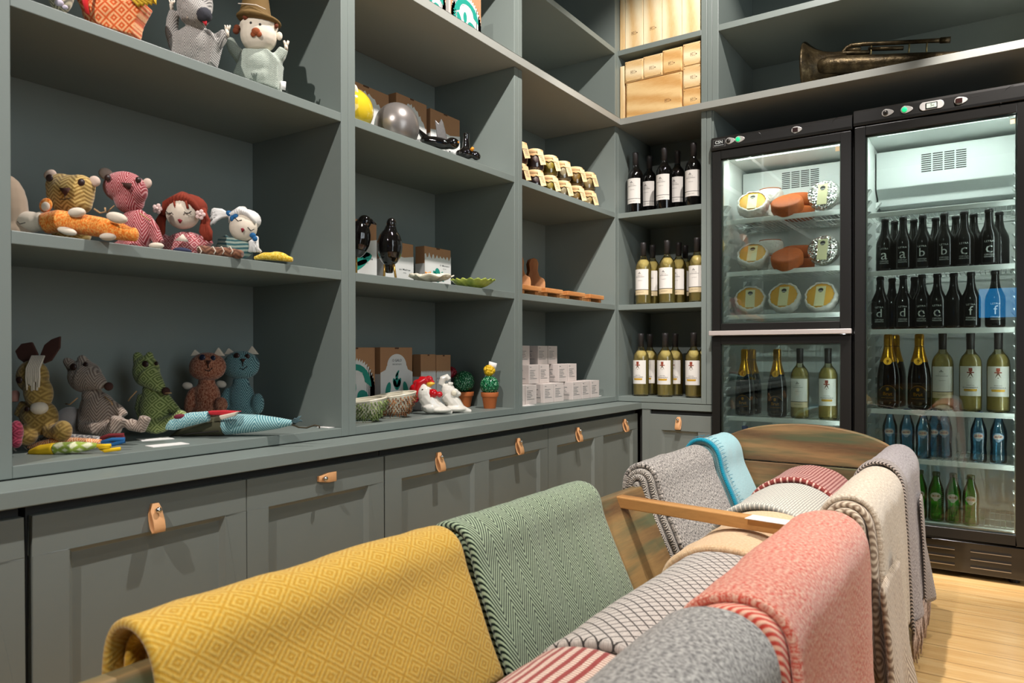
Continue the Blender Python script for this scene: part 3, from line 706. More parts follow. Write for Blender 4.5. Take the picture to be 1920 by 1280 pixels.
for ch, xs, zz in (('a', (1.188, 1.256), 1.2165), ('b', (1.327, 1.404), 1.2165), ('c', (1.473, 1.556), 1.2165), ('d', (1.170, 1.257), .9715), ('e', (1.325, 1.380), .9715), ('f', (1.496, 1.577), .9715)):
    p = beer(ch, 'black beer bottle printed with a large %s, left of the pair' % ch, (xs[0], .11, zz)); p['group'] = 'lettered beer bottles'
    dup(p, (xs[1], .105, zz), .03, 'black beer bottle printed with a large %s, right of the pair' % ch)
pl = beer('', 'x', (0, 0, 0))
place(pl, [(x, y, 1.2165, 'plain dark bottle in the second row behind the printed %s bottles' % w) for x, y, w in ((1.215, .19, 'left a'), (1.288, .19, 'right a'), (1.368, .20, 'left b'), (1.440, .20, 'right b'), (1.503, .19, 'left c'), (1.590, .20, 'right c'))]
      + [(x, y, .9715, 'plain dark bottle in the second row behind the printed %s bottles' % w) for x, y, w in ((1.205, .20, 'left d'), (1.290, .20, 'right d'), (1.437, .115, 'gap between e and f'))], 'plain dark beer bottles behind the lettered ones')
# mineral water, blue and green
LP_ = [(.0001, .006), (.022, 0), (.0275, .003), (.029, .012), (.028, .040), (.0265, .055), (.028, .085), (.029, .105), (.0275, .128), (.021, .150), (.0155, .165), (.0125, .178), (.0125, .192)]
BLUEG = glassy('blue_bottle_glass', '#a9dcf4', 0.05, 0.08); GREENG = glassy('green_bottle_glass', '#62d84a', 0.05, 0.08)
def water(col, label, loc):
    g = BLUEG if col == 'blue' else GREENG
    t = thing('water_bottle', label, 'bottle', loc)
    B().lathe(LP_, 24).obj('glass_body', g, t, smooth=True)
    B().lathe([(.0138, .183), (.0142, .186), (.0142, .196), (.0125, .199), (.0001, .199)], 18).obj('bottle_cap', mat('blue_cap', '#1d3f7d', .4) if col == 'blue' else mat('green_cap', '#1f3a1c', .4), t, smooth=True)
    b = B(); r = .0294; cz = .104
    out = [(.0195*cos(q), cz+.0145*sin(q)-(.006 if abs(q-1.5*pi) < .45 else 0)) for q in [2*pi*i/24 for i in range(24)]]
    for i in range(24):
        wrappoly(b, r, [(0, cz), out[i], out[(i+1) % 24]])
    lo = b.obj('oval_label', mat('silver_blue_label' if col == 'blue' else 'silver_green_label', '#8fa6bd' if col == 'blue' else '#c9c7b8', .4), t)
    b = B()
    for i in range(24):
        q0, q1 = 2*pi*i/24, 2*pi*(i+1)/24
        wrappoly(b, r+.0002, [(0, cz), (.0165*cos(q0), cz+.0095*sin(q0)), (.0165*cos(q1), cz+.0095*sin(q1))])
    b.obj('label_field', mat('pale_label_field', '#d9cfc0', .5), lo)
    b = B(); letter(b, 'LUSO', (0, cz), .013, width=.027, wrap=r+.0005, bold=True); b.obj('label_lettering', mat('orange_red_ink', '#c2401c', .6), lo)
    return t
WB = water('blue', 'x', (0, 0, 0))
sb = .4385
place(WB, [(x, y, sb, 'blue glass water bottle in the tall fridge, ' + w) for x, y, w in ((1.207, .115, 'leftmost of the front row'), (1.271, .115, 'second of the front row'), (1.331, .105, 'third of the front row'),
      (1.366, .175, 'set back behind the third one'), (1.402, .175, 'alone left of the empty gap'), (1.523, .112, 'right of the empty gap'), (1.589, .115, 'rightmost by the hinge side'))], 'blue water bottles in the tall fridge')
for x, y, w in ((.600, .11, 'leftmost behind the turquoise blanket'), (.690, .11, 'second behind the turquoise blanket'), (.775, .11, 'third behind the trough end board'), (.845, .16, 'fourth behind the trough end board')):
    dup(WB, (x, y, .3315), 0, 'blue glass water bottle low in the small fridge, ' + w, 'blue water bottles in the small fridge')
WG = water('green', 'x', (0, 0, 0))
place(WG, [(x, y, .1885, 'green glass water bottle on the tall fridge floor, ' + w) for x, y, w in ((1.318, .11, 'leftmost and half behind the grey blanket'), (1.378, .095, 'second from left'), (1.438, .09, 'third from left'), (1.498, .08, 'rightmost'))], 'green water bottles in the tall fridge')

# ------------------------------------------------------------------ cheese
RIND = mat('yellow_rind', '#e0a63e', 0.5, nz=0.12, nscale=45, bump=0.0006); ORNG = mat('paprika_rind', '#b8560e', 0.6, nz=0.3, nscale=90, bump=0.0008)
def crinkle(name, c, rough, metal, sc, d):
    k = N(name); k.b.inputs['Base Color'].default_value = lin(c); k.b.inputs['Roughness'].default_value = rough; k.b.inputs['Metallic'].default_value = metal
    v = k.n('ShaderNodeTexVoronoi', feature='DISTANCE_TO_EDGE'); v.inputs['Scale'].default_value = sc; k.lk(k.coord(), v.inputs[0])
    k.bump(v.outputs['Distance'], d, 1.0); return k.m
WRAP = crinkle('waxed_paper', '#ddd8d0', .45, 0, 60, .004); FOIL = crinkle('crinkled_foil', '#e6e4de', .16, 1.0, 75, .006)
def wheel(r, h, wob=0, n=40, seed=0, round_=.25):
    e = h*round_
    pr = [(.0001, 0), (r-e*.8, 0), (r-e*.25, e*.3), (r, e), (r, h-e), (r-e*.25, h-e*.3), (r-e*.8, h), (r*.5, h+.001), (.0001, h+.001)]
    b = B(); b.lathe(pr, n)
    if wob: b.v = [(x*(1+wob*MN.noise(Vector((x*60+seed, y*60, z*60)))), y*(1+wob*MN.noise(Vector((x*60+seed, y*60, z*60+5)))), z) for x, y, z in b.v]
    return b
def cheese_label(par, h, small=False):
    b = B().box(-.021, -.052, h+.0012, .021, .045, h+.0024); lo = b.obj('cheese_label', mat('pale_yellow_label', '#e4dcae', .6), par)
    b = B(); b.ell((0, .026, h+.0024), (.011, .011, .0006), None, 14, 4)
    b.at(0, 0, h+.0026, rx=-pi/2); letter(b, 'QUEIJO', (0, .030), .007, width=.026); b.obj('label_print', INK, lo)
    b = B(); b.box(-.008, .020, h+.0030, .008, .022, h+.0032); b.obj('label_mark', mat('label_white', '#eeeeee', .6), lo)
def cheese(kind, label, loc, tilt, rz=0):
    t = thing('cheese_wheel', label, 'cheese', loc, rz, 'cheeses in the small fridge', rx=tilt)
    if kind == 'yellow':
        wheel(.066, .042).obj('cheese', RIND, t, smooth=True)
        b = B(); n = 48
        for i in range(n):
            a = 2*pi*i/n
            w = 1+.03*sin(a*17)+.02*sin(a*7+1)
            for r_, z_ in ((.040, -.002), (.0695*w, -.001), (.0705*w, .03), (.068*w, .043+.003*sin(a*11)), (.059*w, .0448+.0015*sin(a*5))): b.v.append((r_*cos(a), r_*sin(a), z_))
        for i in range(n):
            j = (i+1) % n
            for k in range(4): b.f.append((i*5+k, j*5+k, j*5+k+1, i*5+k+1))
        b.obj('paper_wrap', WRAP, t, smooth=True, solid=.0008); cheese_label(t, .043)
    elif kind == 'orange':
        wheel(.070, .056, .02).obj('cheese', ORNG, t, smooth=True); cheese_label(t, .053)
    elif kind == 'foil':
        wheel(.068, .045, .05).obj('foil_wrap', FOIL, t, smooth=True)
        cheese_label(t, .046)
    else:
        b = wheel(.060, .074, .03); b.obj('paper_wrap', WRAP, t, smooth=True)
        wheel(.05, .003).obj('exposed_rind', ORNG, t, smooth=True, loc=(0, 0, .0735))
    return t
for zs, row in ((1.4965, 'top'), (1.2535, 'second')):
    cheese('yellow', 'yellow cheese in white waxed paper leaning forward, left on the %s fridge shelf' % row, (.628, .150, zs+.058), RAD(52), .12)
    cheese('orange', 'paprika orange cheese wheel lying front centre on the %s fridge shelf' % row, (.792, .118, zs+.020), RAD(36), 0)
    cheese('foil', 'silver foil wrapped cheese standing on edge, right on the %s fridge shelf' % row, (.945, .150, zs+.067), RAD(74), -.1)
    p = cheese('white', 'paper wrapped cheese at the back of the %s fridge shelf, lower of two' % row, (.684, .235, zs+.0005), 0)
    dup(p, (.682, .240, zs+.0785), .4, 'paper wrapped cheese at the back of the %s fridge shelf, upper of two' % row)
    p = cheese('orange', 'brownish orange cheese at the back centre of the %s fridge shelf, lower of two' % row, (.808, .255, zs+.0005), 0)
    dup(p, (.805, .258, zs+.0615), .3, 'brownish orange cheese at the back centre of the %s fridge shelf, upper of two' % row)
cheese('yellow', 'yellow cheese in crinkled paper, left of three on the lowest cheese shelf', (.617, .145, 1.0515+.055), RAD(60), .2)
cheese('yellow', 'yellow cheese in white paper, middle of three on the lowest cheese shelf', (.775, .145, 1.0515+.062), RAD(64), 0)
cheese('yellow', 'pale yellow cheese in white paper, right of three on the lowest cheese shelf', (.935, .150, 1.0515+.058), RAD(66), -.12)

# ------------------------------------------------------------------ wine crates
PINE = wood('pale_crate_pine', '#dcb477', '#f6e3b8', (3, 30, 20), 1.0, .6); PINEV = wood('pale_crate_pine_upright', '#e0b97d', '#f7e6bd', (22, 30, 2.5), 1.0, .6); PINED = wood('amber_crate_pine', '#d29d58', '#edc98c', (3, 30, 16), 1.4, .6)
STAMP = mat('burnt_brand_ink', '#6a4526', 0.8)
def crate(x0, z0, x1, z1, label, m=PINE, depth=.30, y0=.016, stamp=None, vertical=False, group='wooden wine crates', inset=.0045, nails=True):
    t = thing('wine_crate', label, 'crate', ((x0+x1)/2, y0, z0), 0, group); w = (x1-x0)/2; h = z1-z0
    B().box(-w, .003, 0, w, depth, h).obj('crate_body', m, t, bevel=.0012)
    b = B().box(-w+inset, 0, inset, w-inset, .003, h-inset); fo = b.obj('front_panel', m, t, bevel=.0008)
    if nails:
        b = B()
        for sx in (-1, 1):
            for zz in (.010, h-.010): b.cbox((sx*(w-.008), -.0003, zz), (.0025, .0008, .0035))
        b.obj('nails', STAMP, fo)
    if stamp:
        cx, cz, s = stamp; b = B(); y = -.0004
        def q(a, b0, c, d): b.box(cx+a*s, y, cz+b0*s, cx+c*s, y+.0005, cz+d*s)
        q(-1, -.6, .9, -.54); q(-1, .54, .9, .6); q(-1, -.6, -.94, .6); q(.84, -.6, .9, .6); q(-.2, -.6, -.14, .6)
        letter(b, 'H', (cx-.58*s, cz), 1.1*s, width=.5*s, y=y, bold=True); letter(b, '20 10', (cx+.33*s, cz+.15*s), .4*s, width=.7*s, y=y); letter(b, 'cm', (cx+.33*s, cz-.25*s), .35*s, y=y)
        b.ell((cx+1.35*s, y, cz-.1*s), (.24*s, .0005, .24*s), None, 10, 4)
        b.obj('brand_stamp', STAMP, fo)
    return t
z = ZL1
crate(.004, z, .0265, 2.312, 'narrow upright pine crate edge at the left of the lower crate shelf', PINEV, nails=False, inset=.001)
crate(.037, z, .3265, 2.222, 'large amber pine crate lying at the bottom of the lower crate shelf', PINED, stamp=(.072, .060, .0125))
crate(.032, 2.2225, .1295, 2.327, 'small stamped crate, left of three on top of the large crate', PINE, y0=.012, stamp=(-.004, .046, .0125))
crate(.130, 2.2225, .2305, 2.330, 'small stamped crate, middle of three on top of the large crate', PINE, y0=.012, stamp=(-.004, .046, .0125))
crate(.231, 2.2225, .3295, 2.338, 'small stamped crate, right of three on top of the large crate', PINED, y0=.012, stamp=(-.006, .046, .0125))
crate(.3325, z, .4245, 2.130, 'small stamped crate at the bottom of the right hand stack of three', PINED, stamp=(.004, .040, .0125))
crate(.3325, 2.1305, .4245, 2.236, 'small stamped crate in the middle of the right hand stack of three', PINE, stamp=(.004, .050, .0125))
crate(.3325, 2.2365, .4245, 2.345, 'small stamped crate on top of the right hand stack of three', PINE, stamp=(.004, .052, .0125))
for i, (a, c, w) in enumerate(((.003, .0305, 'leftmost and narrowest'), (.0315, .1285, 'second from left, stamped'), (.1295, .2265, 'middle, stamped'), (.2275, .3265, 'second from right, unstamped'), (.3275, .4245, 'rightmost, unstamped'))):
    crate(a, ZU1, c, 2.72, 'tall upright pine crate on the upper crate shelf, ' + w, PINEV, stamp=(0, .075, .0125) if i in (1, 2) else None, inset=.0015, nails=False)

# ------------------------------------------------------------------ old brass horn
BR = N('tarnished_brass'); c = BR.ramp(BR.noise(BR.coord(), 18, 5, .7), [(.3, lin('#1a160e')), (.55, lin('#4a3e28')), (.75, lin('#716448'))]); BR.lk(c, BR.b.inputs['Base Color'])
BR.b.inputs['Metallic'].default_value = .75; BR.b.inputs['Roughness'].default_value = .42; BR.bump(BR.noise(BR.coord(), 45, 3), .004, .8); BR = BR.m
t = thing('brass_horn', 'old tarnished brass horn lying on its side on the pale ledge', 'horn', (.86, .20, ZL1))
b = B().at(0, 0, .1285, ry=pi/2)
b.lathe([(.1270, -.010), (.1285, -.004), (.1250, .002), (.108, .018), (.088, .040), (.070, .072), (.058, .115), (.052, .17), (.049, .17), (.055, .11), (.067, .068), (.085, .036), (.105, .014), (.122, -.004)], 40)
b.obj('bell', BR, t, smooth=True)
b = B(); b.tube([(.045, -.05, .118), (.06, -.05, .119), (.10, -.05, .118), (.20, -.05, .100), (.32, -.05, .078), (.45, -.05, .057), (.55, -.05, .041), (.63, -.05, .030), (.66, -.05, .026)], [.018, .034, .038, .037, .036, .034, .031, .026, .018], 20); b.obj('body_tube', BR, t, smooth=True)
b = B(); b.tube([(.05, .02, .050), (.10, .02, .036), (.30, .03, .032), (.50, .03, .031), (.55, .02, .031)], .030, 16); b.obj('lower_tube', BR, t, smooth=True)
b = B(); b.tube([(.150, -.03, .152), (.155, -.03, .172), (.168, -.03, .186), (.190, -.03, .192), (.235, -.03, .1860), (.36, -.03, .1620), (.48, -.03, .1410), (.545, -.03, .129)], [.009]*7+[.010], 12); b.tube([(.525, -.03, .1325), (.562, -.03, .1265)], .0125, 12)
so = b.obj('slide_tube', BR, t, smooth=True)
b = B(); b.tube([(.105, -.03, .166), (.16, -.03, .163), (.26, -.03, .145)], .0095, 12); b.tube([(.255, -.028, .160), (.39, -.028, .133)], .0088, 12); b.tube([(.17, -.03, .174), (.225, -.03, .167)], .0075, 10); b.obj('tuning_slide', BR, t, smooth=True)
for xx, z0, z1 in ((.265, .125, .178), (.41, .100, .152), (.475, .088, .142)): B().tube([(xx, -.035, z0), (xx+.003, -.03, z1)], .0032, 8).obj('stay_rod', mat('bright_brass', '#a08f60', .35, .8), t, smooth=True)
# ------------------------------------------------------------------ wooden trough
XL, XR, ZT_, YN, YE = 0.722, 1.318, 0.50, -3.45, -0.64
OLD = wood('weathered_trough_wood', '#5d432a', '#a2814f', (14, 1.2, 14), 1.0, .62, dark='#5f6243', warp=.8)
OLD2 = wood('painted_end_board_wood', '#5c4226', '#97754a', (1.6, 14, 16), 1.0, .6, dark='#4f5638', warp=.9)
BAR = wood('honey_crossbar_wood', '#8a5a2c', '#bd8b50', (2, 16, 16), .8, .5)
t = thing('feed_trough', 'long old wooden feeding trough with an arched end board, hung with folded blankets', 'trough', (1.02, YE, 0))
cx = 1.02; sx = .155; zb = .165; th = .026
def side(s):
    x = (XL if s < 0 else XR) - cx; xb = x - s*sx
    b = B(); pts = [(x-.013, ZT_), (x+.013, ZT_), (xb+.013, zb), (xb-.013, zb)]
    b.prism(pts, YN-YE, -.012, 'Y')
    if s < 0: b.v = [(p_[0]+(.032 if p_[1] > -1 else 0), p_[1], p_[2]) for p_ in b.v]
    b.obj('side_board', OLD, t, bevel=.003)
side(-1); side(1)
b = B(); b.box(-.19, YN-YE, zb-.02, .19, -.012, zb+.004); b.obj('bottom_board', OLD, t, bevel=.002)
def endb(y, h):
    b = B(); n = 24; pts = [(-.16, zb-.03), (.16, zb-.03)]
    z2 = .485
    top = [(.322*cos(pi*i/n), ZT_-.005+h*sin(pi*i/n)) for i in range(n+1)]
    b.prism([(-.315, z2), (.315, z2)] + top, y, y+.028, 'Y'); u = b.obj('arched_end_board', OLD2, t, bevel=.003)
    b = B(); b.prism(pts + [(.313, z2-.004), (-.313, z2-.004)], y, y+.028, 'Y'); b.obj('end_board', OLD2, t, bevel=.003)
    return u
endb(-.012, .128); endb(YN-YE-.016, .128)
for yy in (-.25, YN-YE+.25):
    for s in (-1, 1):
        b = B(); b.prism([(s*.13, zb-.021), (s*.18, zb-.021), (s*.25, 0), (s*.20, 0)], yy, yy+.05, 'Y'); b.obj('leg', OLD, t, bevel=.003)
b = B(); b.add([(XL-cx+.014, -.955, ZT_-.031), (XR-cx-.014, -1.04, ZT_-.031), (XR-cx-.014, -1.003, ZT_-.031), (XL-cx+.014, -.918, ZT_-.031),
       (XL-cx+.014, -.955, ZT_-.002), (XR-cx-.014, -1.04, ZT_-.002), (XR-cx-.014, -1.003, ZT_-.002), (XL-cx+.014, -.918, ZT_-.002)], [(3, 2, 1, 0), (4, 5, 6, 7), (0, 1, 5, 4), (1, 2, 6, 5), (2, 3, 7, 6), (3, 0, 4, 7)])
b.obj('cross_bar', BAR, t, bevel=.003)
c_ = thing('price_card', 'white folded card lying on the cross bar of the trough', 'card', (1.165, -1.655, ZT_-.0015), -.13)
B().box(-.052, -.022, 0, .052, .024, .0012).obj('paper', PAPER, c_)

# ------------------------------------------------------------------ blankets
def lean(y): return .032*max(0.0, y+2.6)/1.9      # the left rail runs slightly inward towards the far end
def sweep(name, m, par, path, y0, y1, th, seed=0, wr=.004, pleat=None, ny=34, skew=0.0, loc=(0, 0, 0), edge=None, us=1.0):
    """a thick cloth swept along path (x,z) from y0 to y1, rounded at its edges"""
    P = [Vector((p[0], p[1])) for p in path]; L = len(P); arc = [0.0]
    for i in range(1, L): arc.append(arc[-1] + (P[i]-P[i-1]).length)
    r = th/2; sec = []
    for i in range(ny): sec.append((y0+r+(y1-y0-th)*i/(ny-1), 0.0))
    for i in range(1, 6): a = pi/2-pi*i/6; sec.append((y1-r+r*cos(a), -r+r*sin(a)))
    for i in range(ny): sec.append((y1-r-(y1-y0-th)*i/(ny-1), -th))
    for i in range(1, 6): a = -pi/2-pi*i/6; sec.append((y0+r+r*cos(a), -r+r*sin(a)))
    vs = []; uv = []; n = len(sec); fs = []
    for i in range(L):
        tg = (P[min(i+1, L-1)]-P[max(i-1, 0)]).normalized(); nr = Vector((-tg.y, tg.x))
        e = min(1.0, arc[i]/(r*1.2), (arc[-1]-arc[i])/(r*1.2)); e = math.sqrt(max(0.02, 1-(1-e)**2))
        for (y, d) in sec:
            q = P[i] + nr*((d+r)*e - r)
            ww = wr*(MN.noise(Vector((y*7+seed, arc[i]*6, seed*3.1))) + .5*MN.noise(Vector((y*19+seed, arc[i]*15, 4))))
            if pleat: ww += pleat(y, arc[i]/arc[-1])
            q = q + nr*ww
            vs.append((q.x, y + skew*(arc[i]-arc[-1]/2) + wr*.8*MN.noise(Vector((arc[i]*9, seed, y*2))), q.y)); uv.append(((y-y0)*us, arc[i]))
    for i in range(L-1):
        for k in range(n): fs.append((i*n+k, i*n+(k+1) % n, (i+1)*n+(k+1) % n, (i+1)*n+k))
    fs.append(tuple(range(n-1, -1, -1))); fs.append(tuple((L-1)*n+k for k in range(n)))
    b = B(); b.add(vs, fs)
    return b.obj(name, m, par, smooth=True, uvs=uv, loc=loc)
def drape_path(xr, s, top, win, wout, lin_, lout, slope=.45, oslope=.0, n=16):
    """path over a rail at xr: s=+1 means the trough lies on the +x side; top = height over the rail;
    runs from the hem on the -x side over the top to the +x side so that the outer normal points up"""
    def leg(w, L, sl, sg): return [(xr+sg*(w+sl*L*k/8), ZT_-.01-L*k/8) for k in range(8, 0, -1)]
    wl, ll, sl = (wout, lout, oslope) if s > 0 else (win, lin_, slope)
    wr_, lr, sr = (win, lin_, slope) if s > 0 else (wout, lout, oslope)
    left = leg(wl, ll, sl, -1); right = leg(wr_, lr, sr, 1)[::-1]
    topa = []
    for k in range(n+1):
        a = pi - pi*k/n; w = wl if a > pi/2 else wr_
        topa.append((xr+w*cos(a), ZT_-.01+(top+.01)*abs(sin(a))**.85))
    pts = left + topa + right
    # resample for even quads
    P = [Vector(p) for p in pts]; out = []; tot = [0]
    for i in range(1, len(P)): tot.append(tot[-1]+(P[i]-P[i-1]).length)
    N_ = 64; j = 0
    for k in range(N_+1):
        d = tot[-1]*k/N_
        while j < len(P)-2 and tot[j+1] < d: j += 1
        f = (d-tot[j])/max(1e-9, tot[j+1]-tot[j]); q = P[j].lerp(P[j+1], min(1, f)); out.append((q.x, q.y))
    for _ in range(3): out = [out[0]] + [((out[i-1][0]+out[i][0]*2+out[i+1][0])/4, (out[i-1][1]+out[i][1]*2+out[i+1][1])/4) for i in range(1, len(out)-1)] + [out[-1]]
    return out
def shrink(path, d):
    P = [Vector(p) for p in path]; out = []
    for i in range(len(P)):
        tg = (P[min(i+1, len(P)-1)]-P[max(i-1, 0)]).normalized(); q = P[i]-Vector((-tg.y, tg.x))*d; out.append((q.x, q.y))
    k = max(1, int(len(out)*.02)); return out[k:-k]
def blanket(label, cat_group, rail, y0, y1, layers, top=.058, win=.060, wout=.062, lin_=.22, lout=.30, slope=.45, oslope=.0, seed=1, wr=.004, pleat=None, th=.014, nearstep=.008, skew=0):
    xr = XL+lean((y0+y1)/2) if rail < 0 else XR; s = -rail
    t = thing('folded_blanket', label, 'blanket', (xr, (y0+y1)/2, ZT_), 0, 'folded wool blankets')
    p = drape_path(xr, s, top, win, wout, lin_, lout, slope, oslope)
    off = (-xr, -(y0+y1)/2, -ZT_); objs = []
    for i, m in enumerate(layers):
        a = i*nearstep
        objs.append(sweep('folded_layer', m, t, p, y0+a*.9, y1-a*.5, th, seed+i*3, wr, pleat, loc=off, skew=skew)); p = shrink(p, th*1.02)
    return t, objs
M = dict(
 yel=cloth('yellow_diamond_wool', '#b58518', '#cfae55', 'diamond', (.052, .046, 5), fuzz=.25, soft=.9),
 yel2=cloth('golden_wool_reverse', '#c8920f', '#dfb23a', 'zigzag', (.03, .02, .012), fuzz=.3, soft=.8),
 grn=cloth('green_herringbone_wool', '#0d2015', '#a9ba98', 'zigzag', (.060, .055, .0125), fuzz=.0, soft=.4, duty=.47),
 gry=cloth('charcoal_speckled_wool', '#2b2826', '#cfc7bc', 'speckle', fuzz=.0),
 dia=cloth('black_white_diamond_wool', '#262320', '#cfc6b8', 'diamond', (.034, .034, 5), fuzz=.1, soft=.4),
 tur=cloth('pale_turquoise_wool', '#79b7bf', '#b9d8d6', 'zigzag', (.022, .014, .006), fuzz=.3, soft=.8),
 teal=cloth('dark_teal_wool', '#0d6f86', '#1b9cb4', 'zigzag', (.02, .01, .006), fuzz=.2),
 cor=cloth('coral_speckled_wool', '#c44a38', '#dfb49a', 'speckle', fuzz=.1),
 red=cloth('red_cream_ribbed_wool', '#c03a2c', '#e3b79a', 'zigzag', (.060, .030, .0125), fuzz=.12, soft=.4),
 bei=cloth('oatmeal_speckled_wool', '#a3927c', '#d6cab4', 'speckle', fuzz=.2),
 bdi=cloth('brown_diamond_wool', '#7f6a56', '#cbbba2', 'diamond', (.085, .11, 7), fuzz=.15, soft=.5),
 lav=cloth('lavender_grey_wool', '#6f6666', '#b3aaa6', 'speckle', fuzz=.2),
 hbw=cloth('black_white_herringbone', '#2d2826', '#b9aba0', 'zigzag', (.05, .05, .0095), fuzz=.1, soft=.4),
 lgr=cloth('light_grey_flecked_wool', '#5f5c59', '#bcb9b0', 'speckle', fuzz=.1),
 net=cloth('grey_black_lattice_wool', '#c9c1b6', '#262220', 'net', (.026, 0, 0), fuzz=.12, soft=.4, duty=.6),
 str=cloth('red_cream_dashed_wool', '#8f2f2c', '#dcc9b4', 'dash', (.018, .006, .25), fuzz=.1),
 san=cloth('sand_wool', '#c9a57c', '#dcc09a', 'speckle', fuzz=.3),
 rus=cloth('rust_striped_wool', '#4a2a1a', '#b8744a', 'zigzag', (.2, .05, .0075), fuzz=.1),
 whi=cloth('white_grey_lined_wool', '#8f9088', '#d4cdbd', 'dash', (.0065, .03, .12), fuzz=.2),
 chk=cloth('pink_black_check_wool', '#7c2a26', '#dfb5a4', 'dash', (.010, .012, .45), fuzz=.1))
BL = 'blankets'
blanket('mustard yellow blanket with faint diamonds, on the left rail nearest the camera', BL, -1, -2.865, -2.275, [M['yel'], M['yel2'], M['yel2'], M['yel']], seed=1, win=.062, lin_=.19, th=.015, nearstep=.02)
blanket('green herringbone blanket on the left rail beside the yellow one', BL, -1, -2.262, -1.735, [M['grn'], M['grn'], M['grn']], seed=5, lin_=.25, th=.018, top=.060)
blanket('charcoal speckled blanket with black and white diamond edge, left rail beyond the cross bar', BL, -1, -1.415, -.945, [M['gry'], M['dia'], M['dia'], M['dia']], seed=9, lin_=.25, th=.016, top=.066, nearstep=-.014)
tq, _ = blanket('pale turquoise blanket with a dark teal fringe, at the far end of the left rail', BL, -1, -.935, -.67, [M['tur'], M['tur'], M['tur']], seed=12, lin_=.2, th=.018, top=.082, win=.07)
# teal trim with loose threads along its near edge
p = drape_path(XL+.031, 1, .088, .076, .068, .2, .30)
sweep('teal_trim', M['teal'], tq, p, -.950, -.925, .012, 3, .003, ny=4, loc=(-XL-.031, .8025, -ZT_), skew=0)
fr = B()
for k in range(90):
    f = .22+.74*k/90; q = p[int(f*(len(p)-1))]; a = random.uniform(-.5, .5)
    q = (q[0]-.031, q[1]); fr.tube([(q[0]-XL, -.126, q[1]-ZT_+.004), (q[0]-XL+.004, -.112+random.uniform(0, .012), q[1]-ZT_+.008), (q[0]-XL+.01*a, -.100+random.uniform(0, .016), q[1]-ZT_+.006)], .0008, 4)
tag(fr.obj('loose_threads', M['teal'], tq), kind='stuff')
pl = lambda amp, fr_, ph: (lambda y, f: amp*sin(y*fr_+ph)*max(0, (f-.45))*1.8)
blanket('light grey flecked blanket on the right rail nearest the camera', BL, 1, -2.84, -2.455, [M['lgr'], M['lgr'], M['lgr']], seed=15, th=.018, top=.068, win=.105, lin_=.12, slope=.3, lout=.34, oslope=.06)
blanket('coral and cream speckled blanket with red ribbed folds at its near edge, right rail', BL, 1, -2.395, -1.800, [M['cor'], M['red'], M['red'], M['red']], seed=18, th=.015, top=.070, win=.095, wout=.070, lin_=.13, slope=.3, lout=.36, oslope=.05, pleat=pl(.011, 26, 1), nearstep=-.024)
blanket('oatmeal blanket with brown diamond pattern on its near fold, right rail', BL, 1, -1.625, -1.145, [M['bei'], M['bdi'], M['bdi']], seed=22, th=.013, top=.070, win=.066, wout=.066, lin_=.2, lout=.34, oslope=.05, pleat=pl(.010, 24, 2), nearstep=-.016)
t_ob = COL.objects[-1].parent
# its near fold hangs lower, showing the diamond weave
p = [q for q in drape_path(XR, -1, .074, .070, .072, .2, .46, .45, .10)][38:]
sweep('diamond_fold', M['bdi'], t_ob, p, -1.705, -1.44, .012, 30, .004, pl(.018, 34, .5), ny=22, loc=(-XR, 1.385, -ZT_))
tg, _ = blanket('lavender grey fringed blanket with black and white herringbone bands, far end of the right rail', BL, 1, -1.135, -.665, [M['lav'], M['hbw'], M['hbw']], seed=26, th=.014, top=.078, win=.066, wout=.066, lin_=.2, lout=.36, oslope=.06, pleat=pl(.014, 30, .3), nearstep=-.010)
p = [q for q in drape_path(XR, -1, .083, .070, .070, .2, .36, .45, .07)]
sweep('herringbone_band', M['hbw'], tg, p[6:], -1.150, -1.095, .010, 31, .003, pl(.014, 30, .3), ny=6, loc=(-XR, .90, -ZT_))
sweep('herringbone_band', M['hbw'], tg, [(q[0]+.006, q[1]) for q in p[40:]], -.86, -.80, .006, 32, .002, pl(.018, 30, .3), ny=6, loc=(-XR, .90, -ZT_))
fr = B(); yy = -1.14
while yy < -.67:
    x0 = .088+random.uniform(-.006, .006); z0 = -.36; ln = random.uniform(.07, .105); a = random.uniform(-.008, .008)
    fr.tube([(x0, yy+.90, z0), (x0+a, yy+.90+a, z0-ln*.5), (x0+a*.3, yy+.90-a, z0-ln)], [.0034, .0030, .0016], 5); yy += .0075
tag(fr.obj('fringe', cloth('fringe_yarn', '#8f7767', '#c6ab95', 'speckle', src='Object', fuzz=.3), tg, smooth=True), kind='stuff')
# folded blankets lying lengthwise inside the trough
def mound(label, y0, y1, layers, xc, top, hw, seed, th=.020, step=.012, skew=0.0, low=.29):
    t = thing('folded_blanket', label, 'blanket', (xc, (y0+y1)/2, top), 0, 'folded wool blankets')
    p = []
    for k in range(49):
        a = pi-pi*k/48; p.append((xc+hw*cos(a)*(1 if abs(cos(a)) < .9 else 1), low+(top-low)*abs(sin(a))**.72))
    for i, m in enumerate(layers):
        sweep('folded_layer', m, t, p, y0+i*step*.55, y1-i*.004, th, seed+i, .004, loc=(-xc, -(y0+y1)/2, -top), skew=skew, ny=20); p = shrink(p, th*1.02)
    return t
mound('red and cream dashed blanket lying in the trough nearest the camera', -2.90, -2.385, [M['str'], M['str'], M['str'], M['str']], 1.110, .447, .135, 40, low=.33)
mound('grey and black latticed blanket lying in the middle of the trough', -2.375, -1.80, [M['net'], M['net'], M['net'], M['net']], 1.118, .455, .145, 44, step=-.06, low=.32)
mound('sand coloured blanket with rust striped folds lying under the cross bar', -1.79, -1.375, [M['san'], M['rus'], M['rus'], M['rus']], 1.100, .462, .15, 48, step=-.05, low=.31)
